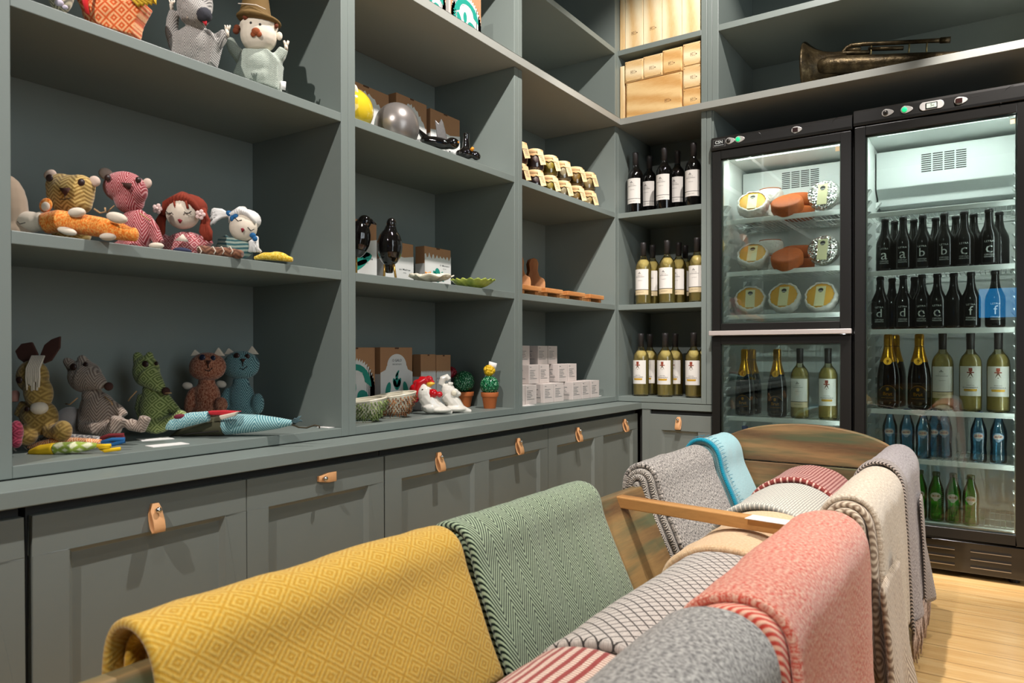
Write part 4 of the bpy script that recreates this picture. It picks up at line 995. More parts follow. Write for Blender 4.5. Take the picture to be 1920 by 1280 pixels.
mound('white and grey lined blanket lying in the trough beyond the cross bar', -1.36, -.985, [M['whi'], M['whi'], M['whi']], 1.070, .472, .16, 52, low=.30)
mound('pink and black checked blanket lying at the far end of the trough', -.975, -.67, [M['chk'], M['chk'], M['chk']], 1.060, .485, .155, 56, low=.30)
# ------------------------------------------------------------------ soft toys and shop goods on the left wall shelves
CAM = Vector((1.5873, -3.3284, 0.8749)); FPX = 1361.5
_R = cam.matrix_world.to_3x3(); RX, RU, RF = _R @ Vector((1, 0, 0)), _R @ Vector((0, 1, 0)), _R @ Vector((0, 0, -1))
def ray(u, v): return RF + RX*((u-960)/FPX) - RU*((v-668.675)/FPX)
def onX(u, v, X): d = ray(u, v); return CAM + d*((X-CAM.x)/d.x)
def onY(u, v, Y): d = ray(u, v); return CAM + d*((Y-CAM.y)/d.y)
def onZ(u, v, Z): d = ray(u, v); return CAM + d*((Z-CAM.z)/d.z)
def proj(p): q = Vector(p)-CAM; w = q.dot(RF); return 960+FPX*q.dot(RX)/w, 668.675-FPX*q.dot(RU)/w, w
class Toy:
    """a thing standing at depth X on a shelf of height z; its parts are laid out in the photograph's scale at that depth"""
    def __init__(s, name, label, cat, u, X, z, group=None, pos=None):
        p = pos or onX(u, 600, X); s.loc = Vector((p[0], p[1], z)); s.u, s.v, w = proj(s.loc); s.k = w/FPX
        s.t = thing(name, label, cat, s.loc, YAW, group); s.b = B()
    def P(s, u, v, d=0.0): return ((u-s.u)*s.k, d, (s.v-v)*s.k)
    def E(s, u, v, ru, rv, rd=None, d=0.0, rot=0, nu=16, nv=10):
        """ellipsoid; d = metres behind the toy's middle plane, rot = degrees clockwise in the picture"""
        rd = (ru+rv)/2 if rd is None else rd
        s.b.ell(s.P(u, v, d), (ru*s.k, rd*s.k, rv*s.k), (0, RAD(rot), 0), nu, nv); return s
    def T(s, pts, rad, d=0.0, n=10, flat=1.0):
        s.b.tube([s.P(p[0], p[1], p[2] if len(p) > 2 else d) for p in pts], [r*s.k for r in rad] if isinstance(rad, (list, tuple)) else rad*s.k, n, flat=flat); return s
    def poly(s, pts, d0, d1):
        q = [s.P(a, b) for a, b in pts]; s.b.prism([(a, c) for a, _, c in q], d0, d1, 'Y'); return s
    def done(s, name, m, parent=None, rm=0, smooth=True, sm=3, **kw):
        o = s.b.obj(name, m, parent or s.t, smooth=smooth, remesh=rm, sm=sm, **kw); s.b = B(); return o
    def dot(s, name, m, u, v, r, d, parent, rd=.4):
        s.E(u, v, r, r, r*rd, d, nu=12, nv=6); return s.done(name, m, parent)
def tc(name, a, b, kind='zigzag', p=(.03, .02, .008), **kw): return cloth(name, a, b, kind, p, src='Object', **dict(dict(fuzz=.15, soft=.5), **kw))
FELT = mat('cream_felt', '#d6c8b4', .9, nz=.06, nscale=200, bump=.0004, sheen=.3); BRN = mat('dark_brown_button', '#2c1712', .4); BRF = mat('brown_felt', '#3f2118', .9, nz=.1)
BLKT = mat('black_thread', '#201a18', .8); TWINE = mat('jute_twine', '#b08c62', .9)
RM = .0034
# --- top shelf puppets
q = Toy('crocheted_toy', 'grey and cream crocheted toy, leftmost on the top shelf and mostly above the frame', 'toy', 112, -.09, ZA1)
q.E(114, -20, 24, 46, 22).E(112, -72, 22, 22); q.done('body', tc('grey_crochet', '#6f6a5c', '#d0c6a8', 'zigzag', (.02, .012, .008)), rm=RM)
q.E(122, 14, 8, 6, 6, -.02).E(133, 22, 5, 4, 4, -.02); q.done('rag_tail', mat('pale_lilac_rag', '#c3b9c6', .9), smooth=True)
q = Toy('hand_puppet', 'orange diamond patterned animal hand puppet with red ribbon, cut by the top edge', 'toy', 212, -.08, ZA1)
OR = tc('orange_diamond_wool', '#d2541c', '#f0b27c', 'diamond', (.034, .034, 3), soft=.4)
q.poly([(146, -30), (150, 0), (166, 32), (205, 58), (256, 72), (262, 45), (280, 12), (248, 8), (238, 10), (236, -30)], -.022, .022); q.E(195, -60, 50, 52, 34).E(200, 20, 46, 40, 24).E(262, 18, 16, 12, 12)
q.done('body', OR, rm=RM); q.T([(190, -40, -.052), (188, 0, -.050), (184, 24, -.050), (187, 44, -.046)], [7, 9, 9, 6], flat=.3); q.done('red_ribbon', mat('red_satin', '#c21f2a', .35))
for i in range(5): q.T([(250+i*9, -20, -.03), (258+i*9, 6+i*2, -.034), (272+i*8, 22-i, -.03), (286+i*4, 8, -.03), (284+i*4, -16, -.03)], 3.6, n=6)
q.done('yellow_yarn', mat('yellow_yarn', '#d9b02e', .85, nz=.15))
q = Toy('hand_puppet', 'grey herringbone wolf hand puppet with dark pompom nose and raised paws', 'toy', 370, -.09, ZA1)
WG_ = tc('grey_herringbone_toy_wool', '#5c5a57', '#c3beb6', 'zigzag', (.030, .028, .0075))
q.poly([(322, 80), (350, 62), (400, 62), (412, 82), (402, 122), (396, 128), (328, 104)], -.024, .024); q.E(366, 85, 42, 36, 26).T([(330, 90), (322, 62), (324, 38), (328, 22)], [12, 12, 11, 10]).T([(400, 88), (414, 72), (424, 60)], [14, 12, 8]); q.E(362, 100, 38, 26, 24)
q.E(368, 12, 32, 42, 30, -.006, 10).T([(372, 30, -.02), (388, 42, -.035), (398, 46, -.045)], [30, 20, 12]); q.done('body', WG_, rm=RM)
q.dot('pompom_nose', mat('charcoal_pompom', '#35363c', .95, nz=.3, bump=.002), 400, 47, 14, -.052, q.t, .9)
q.poly([(370, 28), (380, 34), (372, 36), (383, 41), (375, 44), (385, 49), (366, 50)], -.048, -.044); q.done('felt_teeth', FELT)
q.poly([(398, 60), (406, 59), (404, 68)], -.058, -.054); q.done('tongue', mat('red_felt', '#b5202a', .9))
for u, v, a in ((323, 10, -20), (427, 57, 10)):
    q.T([(u, v+12), (u-1, v)], [5, 6], 0, flat=.5); [q.T([(u, v+2), (u+dx, v-9)], [3, 2], 0, flat=.6) for dx in (-5, 0, 5)]; q.done('paw', FELT)
q = Toy('hand_puppet', 'hand puppet of a man with olive hat, brown moustache and pale green jersey', 'toy', 487, -.09, ZA1)
JER = tc('pale_green_jersey', '#8a988c', '#c3c8ba', 'zigzag', (.016, .014, .006)); SKN = mat('cream_linen_skin', '#d8ccb8', .85, nz=.04, nscale=150)
q.poly([(462, 96), (508, 98), (520, 110), (528, 120), (524, 172), (442, 142), (452, 120)], -.024, .024); q.E(486, 122, 34, 30, 24).E(485, 145, 38, 22, 22).T([(456, 112), (438, 92), (430, 74)], [14, 11, 9]).T([(514, 116), (526, 104), (532, 92)], [14, 11, 9]); q.done('jersey', JER, rm=RM)
hd = q.E(487, 70, 34, 32, 28, -.006); q.b.ell(q.P(487, 52, -.004), (36*q.k, 26*q.k, 18*q.k)); head = q.done('head', SKN, rm=RM)
q.E(452, 54, 6, 8, 4); q.done('ear', SKN); q.E(524, 68, 6, 8, 4); q.done('ear', SKN)
for u, v in ((427, 60), (537, 86)):
    q.T([(u, v+8), (u, v)], [6, 6], 0, flat=.5); [q.T([(u, v+2), (u+dx, v-9)], [3, 2], 0) for dx in (-4, 4)]; q.done('hand', FELT)
q.E(487, 40, 42, 9, 36, -.004, 8, nu=28).T([(480, 40), (481, 18), (482, -6), (484, -12)], [31, 26, 22, 14], -.004, 20); q.done('hat', mat('olive_felt_hat', '#6b5227', .9, nz=.1, bump=.0004), rm=RM)
q.T([(458, 21, -.042), (474, 23, -.046), (492, 25, -.046), (508, 31, -.040)], .9, n=5); q.done('hat_stitching', FELT)
q.E(491, 73, 8, 7, 4, -.046).E(486, 78, 5, 5, 3, -.045).E(497, 78, 5, 5, 3, -.045); q.done('moustache', mat('rust_brown_yarn', '#8a4420', .95, nz=.3, bump=.002))
for u, v in ((470, 43), (490, 43), (448, 56), (446, 62), (519, 52)): q.E(u, v, 6, 6, 5, -.034 if 460 < u < 500 else -.012)
q.done('hair', mat('brown_yarn_hair', '#6a3218', .95, nz=.3, bump=.002)); q.dot('eye', BLKT, 481, 56, 2.4, -.042, head); q.dot('eye', BLKT, 498, 59, 2.4, -.042, head)
q.poly([(523, 152), (537, 154), (536, 170), (523, 167)], -.004, -.002); q.done('care_label', PAPER)
# --- middle shelf
z = ZB1
q = Toy('plush_toy', 'plain beige plush toy half hidden by the left upright', 'toy', 14, -.16, z); q.E(12, 395, 38, 68, 30).E(20, 440, 40, 30, 30); q.done('body', mat('beige_plush', '#a08c76', .95, nz=.06, sheen=.4), rm=RM)
q = Toy('plush_bear', 'ochre zigzag plush bear head peeking over the lying orange dog', 'toy', 135, -.125, z)
OC = tc('ochre_zigzag_wool', '#8a6a30', '#c9ab68', 'zigzag', (.028, .012, .0085)); q.E(135, 365, 42, 36, 34, -.004).E(118, 350, 28, 24, 26, -.002).E(152, 352, 26, 24, 26, -.002).E(138, 384, 36, 20, 30, -.006); hd = q.done('head', OC, rm=RM, sm=6)
q.E(132, 430, 36, 40, 28, .005); q.done('body', OC, rm=RM); q.E(95, 328, 12, 10, 6, .0, -20); q.done('ear', mat('pale_pink_felt', '#c9b2a2', .9, nz=.05)); q.E(178, 340, 11, 10, 6, 0, 25); q.done('ear', mat('pale_pink_felt', '#c9b2a2', .9, nz=.05))
for u, v in ((118, 343), (171, 349)): q.dot('button_eye', BRN, u, v, 7, -.046 if u < 150 else -.036, hd)
q.poly([(138, 362), (157, 362), (148, 376)], -.052, -.046); q.done('nose', BRF, hd); q.T([(148, 375, -.05), (148, 383, -.05), (138, 382, -.05)], .8, n=5); q.T([(148, 383, -.05), (157, 380, -.048)], .8, n=5); q.done('stitched_mouth', BLKT, hd)
q = Toy('plush_bear', 'red and white herringbone plush bear sitting beside the ochre bear', 'toy', 252, -.115, z)
RD = tc('red_herringbone_toy_wool', '#86121f', '#d39a98', 'zigzag', (.030, .032, .009), duty=.62); q.E(235, 352, 38, 30, 32, -.002).E(245, 378, 26, 24, 26, -.004).E(256, 360, 24, 26, 24, -.01); hd = q.done('head', RD, rm=RM, sm=6)
q.E(255, 432, 30, 42, 26).T([(272, 408), (288, 430), (298, 456)], [12, 11, 10]).T([(240, 440, -.02), (262, 468, -.035)], [14, 12]).E(240, 470, 34, 18, 24, -.01); q.done('body', RD, rm=RM); q.E(199, 326, 14, 11, 6, 0, 25); q.done('ear', mat('pale_pink_felt', '#c9b2a2', .9, nz=.05)); q.E(276, 344, 9, 10, 5, 0, 30); q.done('ear', mat('pale_pink_felt', '#c9b2a2', .9, nz=.05))
q.dot('button_eye', BRN, 221, 341, 6, -.042, hd); q.dot('button_eye', BRN, 272, 343, 6, -.030, hd); q.poly([(247, 351), (266, 352), (261, 363)], -.048, -.042); q.done('nose', BRF, hd)
q.E(298, 462, 14, 6, 8, -.012); q.done('paw', FELT); q.T([(228, 390, -.03), (222, 398, -.035), (216, 404, -.035)], 1.2, n=5); q.done('twine_bow', TWINE); q.T([(274, 404, -.03), (286, 412, -.03), (294, 418, -.03)], 1.2, n=5); q.done('twine_bow', TWINE)
q = Toy('plush_dog', 'orange floral plush dog with cream head lying along the shelf edge', 'toy', 140, -.045, z)
OF = cloth('orange_floral_cotton', '#e26a06', '#f2ae58', 'speckle', src='Object', fuzz=.05)
q.T([(84, 419), (110, 414), (150, 420), (190, 426), (225, 434), (250, 441)], [20, 21, 20, 19, 17, 12], 0, 16); q.E(252, 440, 8, 14, 10); q.done('body', OF, rm=RM)
q.E(56, 416, 30, 20, 20).T([(40, 418), (26, 416)], [15, 8]).E(78, 415, 12, 19, 17); hd = q.done('head', FELT, rm=RM); q.E(84, 384, 12, 14, 5, .004, 20); q.done('ear', OF); q.E(88, 388, 8, 9, 4, -.004, 10); q.done('ear_lining', FELT)
for u, v, a, b_, r, d in ((156, 402, 16, 9, -5, -.022), (230, 412, 20, 10, 14, -.022), (140, 437, 18, 7, 14, -.026), (213, 447, 15, 7, 0, -.022)): q.E(u, v, a, b_, 9, d, r); q.done('paw', FELT)
q.T([(52, 420, -.032), (57, 425, -.033), (66, 422, -.031)], .8, n=5); q.done('stitched_mouth', BLKT, hd); q.T([(184, 394, -.014), (196, 402, -.016), (206, 400, -.016), (205, 392, -.016)], 1.6, n=5); q.done('twine_bow', TWINE)
q = Toy('rag_doll', 'rag doll with red yarn hair, closed eyes and red patterned dress', 'toy', 348, -.13, z)
q.E(346, 402, 31, 29, 24, -.008); hd = q.done('head', SKN, rm=RM)
RH = mat('red_brown_yarn', '#7c2a14', .95, nz=.25, bump=.002, bscale=120)
q.E(347, 388, 39, 26, 26, .010)
for i in range(12):
    a = -1.15+2.3*i/11; q.T([(347+8*sin(a), 364+3*abs(a), -.012), (347+30*sin(a), 374+14*abs(sin(a))**2, -.030), (347+38*sin(a), 388+14*abs(a), -.016)], [4, 5, 4], n=6)
for i in range(9):
    for s_, x0 in ((-1, 306), (1, 386)):
        q.T([(x0-s_*6+random.uniform(-3, 3), 392, .0), (x0+s_*random.uniform(-2, 8), 415, -.006), (x0+s_*(random.uniform(-4, 12)), 436, -.012), (x0+s_*(random.uniform(-6, 14)), 452, -.012)], [5, 5, 5, 3], n=6)
q.done('yarn_hair', RH); q.T([(338, 382, -.034), (342, 396, -.036)], 2.2, n=6); q.T([(360, 382, -.034), (364, 396, -.034)], 2.2, n=6); q.done('hair_curls', RH)
q.E(349, 462, 42, 28, 22).T([(318, 445), (304, 462)], [14, 12]).T([(378, 445), (390, 462)], [14, 12]); q.done('dress', tc('red_diamond_dress', '#9c2a36', '#d9a6a2', 'diamond', (.022, .022, 3)), rm=RM)
q.poly([(343, 456), (358, 444), (368, 458)], -.046, -.042); q.done('dress_panel', FELT)
for u, v in ((331, 403), (364, 403)): q.T([(u-7, v-2, -.036), (u-3, v+2, -.038), (u+3, v+2, -.038), (u+7, v-2, -.036)], .9, n=5); [q.T([(u+dx, v+2, -.038), (u+dx*1.4, v+5, -.038)], .6, n=4) for dx in (-5, 0, 5)]
q.done('stitched_eyelashes', BLKT, hd); q.poly([(347, 417), (351, 416), (355, 418), (351, 424)], -.042, -.037); q.done('mouth', mat('dark_red_felt', '#7c1220', .9), hd)
for u, v in ((305, 395), (384, 406)):
    for k_ in range(5): q.E(u+6*cos(k_*1.257), v+6*sin(k_*1.257), 4, 4, 2, -.026)
    q.E(u, v, 3, 3, 3, -.029); q.done('felt_flower', mat('pale_pink_flower', '#dcc0b8', .9))
q = Toy('rag_doll', 'rag doll with white curly yarn hair, blue bows and teal striped jersey', 'toy', 448, -.12, z)
q.E(459, 428, 26, 26, 20, -.010); hd = q.done('head', SKN, rm=RM)
WH = mat('white_yarn', '#d8d6d0', .95, nz=.12, bump=.002, bscale=120); q.E(458, 412, 30, 21, 20, .008)
for i in range(11):
    a = -1.0+2.1*i/10; q.T([(456+4*sin(a), 391, -.008), (457+20*sin(a), 397+8*abs(a), -.028), (459+27*sin(a), 408+12*abs(a), -.018)], [3.5, 4, 3], n=6)
for i in range(13): a = random.uniform(-.4, .5); q.T([(430, 404, 0), (418, 400+14*a, -.008), (406+random.uniform(-4, 4), 402+26*a, -.012), (400+random.uniform(-4, 10), 410+26*a, -.012)], [4, 4, 3.5, 2.5], n=6)
for i in range(8): q.T([(481, 445, 0), (480+random.uniform(-8, 6), 456, -.014), (482+random.uniform(-12, 12), 474, -.016)], [4, 4, 2.5], n=6)
q.done('yarn_hair', WH); q.E(438, 404, 7, 5, 3, -.028, 30).E(448, 410, 7, 5, 3, -.028, -40).E(443, 413, 4, 6, 3, -.028); q.done('blue_bow', mat('blue_felt', '#175a8c', .9)); q.E(480, 444, 6, 5, 3, -.024).E(484, 450, 5, 5, 3, -.024); q.done('blue_bow', mat('blue_felt', '#175a8c', .9))
q.E(440, 466, 36, 22, 20).T([(430, 448), (412, 456)], [10, 9]); q.done('jersey', tc('teal_striped_jersey', '#1f5a62', '#a9b8a8', 'zigzag', (.2, .01, .011)), rm=RM)
q.T([(449, 412, -.033), (456, 419, -.036), (463, 417, -.036)], .9, n=5); q.T([(473, 430, -.033), (478, 436, -.03), (484, 433, -.028)], .9, n=5); q.done('stitched_eyelashes', BLKT, hd); q.poly([(462, 433), (466, 432), (468, 435), (464, 440)], -.040, -.035); q.done('mouth', mat('dark_red_felt', '#7c1220', .9), hd)
q = Toy('felt_pouch', 'small navy felt piece lying before the red-haired doll', 'toy', 345, -.035, z); q.E(342, 470, 17, 6, 14, 0, 4); q.done('body', mat('navy_felt', '#272c46', .9, nz=.1))
q = Toy('knitted_toy', 'brown knitted toy with cream stitches lying at the shelf edge', 'toy', 412, -.035, z)
q.T([(372, 466), (395, 472), (425, 474), (455, 477)], [9, 11, 12, 9], 0, 12, .9); q.done('body', tc('brown_cream_knit', '#5c3a2a', '#8a6048', 'zigzag', (.03, .01, .012)), rm=RM)
for u in (378, 404, 420, 436): q.T([(u-4, 466, -.014), (u, 464, -.015), (u+5, 472, -.016), (u+2, 478, -.016)], 1.1, n=5)
q.done('cream_stitching', FELT)
q = Toy('felt_toy', 'bright yellow felt toy lying at the right end of the middle shelf', 'toy', 513, -.032, z)
q.T([(476, 484), (495, 480), (520, 481), (549, 487)], [4, 9, 10, 6], 0, 12, .8); q.E(524, 477, 16, 5, 8, 0, 10); q.done('body', cloth('yellow_print_cotton', '#d9a90c', '#f0d868', 'speckle', src='Object', fuzz=.05), rm=RM)
q = Toy('paper_tag', 'thin white paper tag lying on the middle shelf near the right upright', 'card', 600, -.03, z); B().box(-.02, -.012, 0, .02, .012, .0012).obj('paper', PAPER, q.t)
# --- lower shelf
z = ZR1
def legs(q, m, pts): 
    for (u, v, a, b_, d) in pts: q.E(u, v, a, b_, min(a, b_)*1.0, d)
q = Toy('plush_donkey', 'tan plush donkey with dark brown ears and cream forelock, seated at the left', 'toy', 80, -.20, z)
TN = tc('tan_diamond_wool', '#7d6230', '#a98c4e', 'diamond', (.03, .03, 3), fuzz=.3)
q.E(62, 706, 28, 32, 26).E(78, 735, 24, 34, 26, -.010, -8); hd = q.done('head', TN, rm=RM, sm=6); q.E(88, 763, 15, 12, 14, -.026); q.done('muzzle', FELT, hd)
q.E(74, 782, 34, 34, 26).T([(50, 755), (38, 780)], [12, 12]); q.E(68, 812, 18, 20, 20, -.03).E(127, 806, 17, 20, 18, -.02).T([(95, 806, -.01), (122, 808, -.018)], [14, 14]); q.done('body', TN, rm=RM)
for nm, pts in (('ear', [(30, 658), (42, 644), (62, 641), (73, 664), (70, 682), (52, 684), (36, 672)]), ('ear', [(76, 668), (85, 646), (98, 636), (115, 630), (114, 652), (98, 676), (84, 682)])): q.poly(pts, -.003, .003); q.done(nm, BRF, smooth=False, bevel=.002)
for i in range(8): q.T([(72+i*3, 667, -.018), (71+i*3.2, 690, -.036), (70+i*3.4, 706+random.uniform(-4, 4), -.036), (73+i*2.9, 724+random.uniform(-10, 8), -.038)], 2.2, n=6)
q.done('forelock', FELT); q.dot('button_eye', BRN, 57, 711, 6.5, -.036, hd); q.dot('nostril', BRN, 73, 764, 5, -.040, hd)
q.T([(24, 745, .0), (34, 738, -.01), (35, 752, -.012)], [8, 8, 6]); q.done('pink_paw', mat('dusty_pink_felt', '#a5766a', .9))
q = Toy('plush_toy', 'pale fluffy round plush behind the donkey and the beige fox', 'toy', 135, -.27, z); q.E(131, 790, 26, 28, 26).E(148, 806, 20, 22, 20); q.done('body', mat('pale_fluff', '#9c948e', .98, nz=.12, nscale=120, bump=.002, sheen=.5), rm=RM)
q = Toy('plush_toy', 'maroon patterned plush toy foot sticking out beside the left upright', 'toy', 30, -.14, z); q.E(31, 810, 11, 23, 14).E(33, 828, 9, 12, 12, -.004); q.done('body', tc('maroon_wool', '#6c1a2c', '#9c3c50', 'diamond', (.02, .02, 3)), rm=RM)
def fox(label, X, u, m, head, snout, ears, eyes, nose, body, limbs, bow):
    q = Toy('plush_fox', label, 'toy', u, X, z)
    q.E(*head).T(*snout); 
    for e in ears: q.T(*e)
    hd = q.done('head', m, rm=RM, sm=5)
    for b_ in body: q.E(*b_)
    for l in limbs: q.T(*l)
    q.done('body', m, rm=RM); q.dot('nose', BRF, nose[0], nose[1], nose[2], nose[3], hd, .9)
    for e in eyes: q.dot('button_eye', BRN, e[0], e[1], e[2], e[3], hd)
    for b_ in bow: q.T(b_, 1.3, n=5); q.done('twine_bow', TWINE)
    return q
BG = tc('beige_brown_herringbone', '#6c5a50', '#b0a090', 'zigzag', (.04, .028, .0085), duty=.45); GR = tc('olive_green_diamond', '#5c6b34', '#a5b070', 'diamond', (.034, .034, 4))
fox('beige and brown striped plush fox with long snout, seated', -.20, 195, BG, (160, 706, 30, 30, 28, 0, 0), ([(166, 706, -.01), (188, 712, -.022), (208, 720, -.030)], [27, 19, 9]),
    [([(140, 690), (126, 676), (121, 672)], [13, 8, 4]), ([(160, 684), (153, 670), (151, 666)], [12, 8, 4])], [(154, 687, 6.5, -.034), (173, 683, 5, -.026)], (219, 723, 8, -.034),
    [(186, 776, 33, 42, 28), (174, 742, 19, 20, 18), (200, 802, 30, 17, 26, -.01)], [([(164, 752), (158, 775), (172, 798, -.03), (200, 800, -.045)], [11, 12, 12, 11]), ([(205, 756), (222, 768), (232, 780)], [10, 10, 10]), ([(200, 808, -.02), (228, 800, -.03), (236, 780, -.03)], [15, 14, 13]), ([(246, 794, -.01), (270, 800, -.012), (278, 780, -.012)], [12, 12, 11])],
    [[(160, 744, -.03), (148, 756, -.035), (138, 755, -.03)], [(205, 742, -.02), (220, 752, -.025), (222, 758, -.025)]])
fox('olive green diamond patterned plush fox, seated third from the left', -.24, 295, GR, (275, 696, 24, 30, 24, 0, 0), ([(282, 704, -.01), (300, 718, -.02), (314, 728, -.026)], [23, 15, 8]),
    [([(262, 680), (258, 664), (256, 660)], [11, 8, 4]), ([(280, 676), (281, 664), (281, 659)], [9, 7, 4])], [(283, 682, 6.5, -.028), (300, 681, 4, -.018)], (321, 732, 7.5, -.028),
    [(290, 764, 28, 38, 24), (284, 732, 16, 16, 16), (296, 796, 28, 16, 24, -.01)], [([(270, 740), (264, 765), (270, 785)], [11, 11, 10]), ([(308, 744), (324, 764), (334, 776)], [10, 10, 9]), ([(296, 800, -.02), (340, 784, -.02), (350, 770, -.02)], [14, 12, 10])],
    [[(266, 732, -.025), (256, 744, -.03), (252, 750, -.03)], [(322, 735, -.035), (334, 735, -.036)]])
def cat(label, X, u, m, cx_, cy_, eyem, bodyc, ex):
    q = Toy('plush_cat', label, 'toy', u, X, z)
    q.E(cx_, cy_, 34, 27, 26, 0).E(cx_, cy_+6, 33, 21, 26, -.004); hd = q.done('head', m, rm=RM, sm=5)
    q.E(bodyc[0], bodyc[1], 25, 32, 22).E(bodyc[0], bodyc[1]-28, 15, 16, 15).E(bodyc[0]-26, bodyc[1]+8, 12, 28, 14, -.01, 12).E(bodyc[0]+2, bodyc[1]+24, 30, 16, 24); 
    for e in ex: q.E(*e)
    q.done('body', m, rm=RM)
    for s_ in (-1, 1): q.poly([(cx_+s_*32, cy_-20), (cx_+s_*22-2, cy_-32-(4 if s_ > 0 else 0)), (cx_+s_*10, cy_-20)], -.004, .006); q.done('ear', FELT, smooth=False, bevel=.002)
    q.dot('eye', eyem, cx_-1, cy_-17, 6, -.032, hd); q.dot('eye', eyem, cx_+17, cy_-16, 5, -.026, hd); q.poly([(cx_+8, cy_-12), (cx_+17, cy_-12), (cx_+12, cy_-5)], -.042, -.036); q.done('nose', BRF, hd)
    q.T([(cx_+12, cy_-6, -.041), (cx_+13, cy_+2, -.042)], .8, n=5); q.T([(cx_+6, cy_+5, -.042), (cx_+14, cy_+8, -.042), (cx_+20, cy_+2, -.040)], .8, n=5); q.done('stitched_mouth', BLKT, hd)
    q.E(cx_-38, cy_+36, 10, 7, 6, .0, 10); q.done('felt_wing', FELT); return q
cat('rust orange plush cat with cream ears, seated fourth from the left', -.27, 385, tc('rust_boucle', '#7c3a22', '#bb8468', 'speckle', fuzz=.1), 390, 687, mat('navy_button', '#141a33', .3), (388, 744), [(420, 758, 12, 15, 12, -.02)])
cat('teal herringbone plush cat with cream ears, rightmost of the seated toys', -.28, 450, tc('teal_herringbone_wool', '#1f4c55', '#8fb3b2', 'zigzag', (.028, .026, .0085)), 453, 684, BRN, (452, 745), [(486, 756, 12, 20, 12, -.012)])
q = Toy('plush_fish', 'aqua striped plush fish with a red and cream fin, lying behind the larger one', 'toy', 372, -.13, z)
AQ = tc('aqua_stripe_wool', '#4f97a3', '#bfdcd8', 'zigzag', (.02, .014, .0085)); q.T([(301, 800), (325, 794), (360, 785), (392, 780)], [5, 13, 13, 10], 0, 14); q.done('body', AQ, rm=RM); q.E(340, 780, 11, 5, 6, -.010, -6); q.done('maroon_patch', mat('maroon_felt', '#6c1e30', .9))
q.poly([(392, 770), (420, 769), (452, 771), (432, 778), (396, 777)], -.012, .012); q.done('red_fin', mat('red_felt', '#b5202a', .9), smooth=False, bevel=.003); q.poly([(416, 778), (452, 770), (446, 778), (420, 786)], -.022, -.006); q.done('cream_fin', FELT, smooth=False, bevel=.003)
q = Toy('plush_fish', 'large plush fish with olive head and aqua herringbone body lying at the shelf front', 'toy', 440, -.085, z)
q.T([(316, 820), (335, 812), (365, 805), (395, 799), (422, 797)], [2, 8, 15, 20, 22], 0, 18, .85); hd = q.done('olive_head', mat('olive_canvas', '#4c4a34', .9, nz=.06, nscale=100), rm=RM)
q.T([(322, 817, -.020), (370, 810, -.030), (420, 805, -.036)], 1.0, n=5); q.done('seam', BLKT, hd)
q.T([(421, 797), (450, 794), (485, 793), (520, 793), (548, 792)], [22, 22, 19, 13, 6], 0, 18, .85); q.done('body', tc('aqua_herringbone_wool', '#3b7f8a', '#b5d6d2', 'zigzag', (.12, .10, .0105)), rm=RM)
for i in range(9): q.T([(546, 790), (556+random.uniform(-2, 3), 784+i, -.004), (563+random.uniform(-2, 6), 780+random.uniform(-1, 10), -.004)], 1.1, n=5)
q.done('yarn_tassel', mat('grey_teal_yarn', '#4d6468', .95)); q.T([(548, 796), (560, 801), (575, 802), (590, 797), (599, 799), (599, 803)], 3.0, n=8, flat=.5); q.done('olive_strap', mat('olive_strap_felt', '#3b3320', .9))
def keyfish(label, X, u, pts, r, m1, m2, tail, tm, ring, split):
    q = Toy('fabric_keyring', label, 'keyring', u, X, z, 'fish keyrings on the lower shelf')
    a = pts[:split+1]; q.T(a, r[:split+1], 0, 12, .85); q.done('head', m1, rm=.0028)
    q.T(pts[split:], r[split:], 0, 12, .85); q.done('body', m2, rm=.0028)
    q.T(tail, 2.0, n=6, flat=2.0); q.done('ribbon_tail', tm); q.T(ring, 2.6, n=8, flat=.6); q.done('cord_loop', mat('grey_cord', '#a39c90', .9)); return q
YF = mat('yellow_felt', '#e2b80e', .9, nz=.05)
keyfish('grey striped fish keyring with a dark red ribbon tail, hindmost of three', -.175, 130, [(62, 830), (90, 822), (104, 821), (140, 822), (188, 824)], [5, 9, 10, 10, 8], tc('grey_stripe', '#6b6a6c', '#c2bcb4', 'zigzag', (.02, .01, .009)), tc('grey_stripe', '#6b6a6c', '#c2bcb4'),
        [(186, 823), (205, 816), (232, 815), (234, 819), (205, 826), (188, 826)], mat('dark_red_felt2', '#6c1a20', .9), [(60, 832), (48, 826), (46, 832), (52, 838)], 2)
keyfish('orange striped fish keyring with a blue ribbon tail, middle of three', -.145, 125, [(52, 838), (75, 834), (98, 829), (140, 828), (190, 829)], [5, 9, 10, 10, 7], tc('orange_stripe', '#dd7a30', '#f2c9a0', 'zigzag', (.03, .03, .010)), tc('orange_stripe', '#dd7a30', '#f2c9a0'),
        [(190, 829), (210, 824), (234, 823), (234, 827), (212, 833), (192, 832)], mat('blue_ribbon', '#1c5f96', .9), [(52, 842), (40, 832), (28, 832), (26, 842), (36, 850), (48, 846)], 2)
keyfish('yellow and green fish keyring with a yellow ribbon tail, front of three', -.105, 115, [(54, 848), (75, 844), (104, 841), (145, 838), (182, 835)], [5, 12, 14, 13, 6], YF, cloth('green_white_cotton', '#93a83c', '#dfe0b8', 'diamond', (.03, .02, 1.2), src='Object', fuzz=.05),
        [(180, 836), (208, 835), (206, 838), (186, 841), (196, 845), (226, 841)], YF, [(54, 850), (40, 854), (27, 858)], 2)
def card(label, u, v, z, w, d, rz, cat='card'):
    p = onZ(u, v, z); t = thing('price_card', label, 'card', (p.x, p.y, z), rz); B().box(-w/2, -d/2, 0, w/2, d/2, .0012).obj('paper', PAPER, t); return t
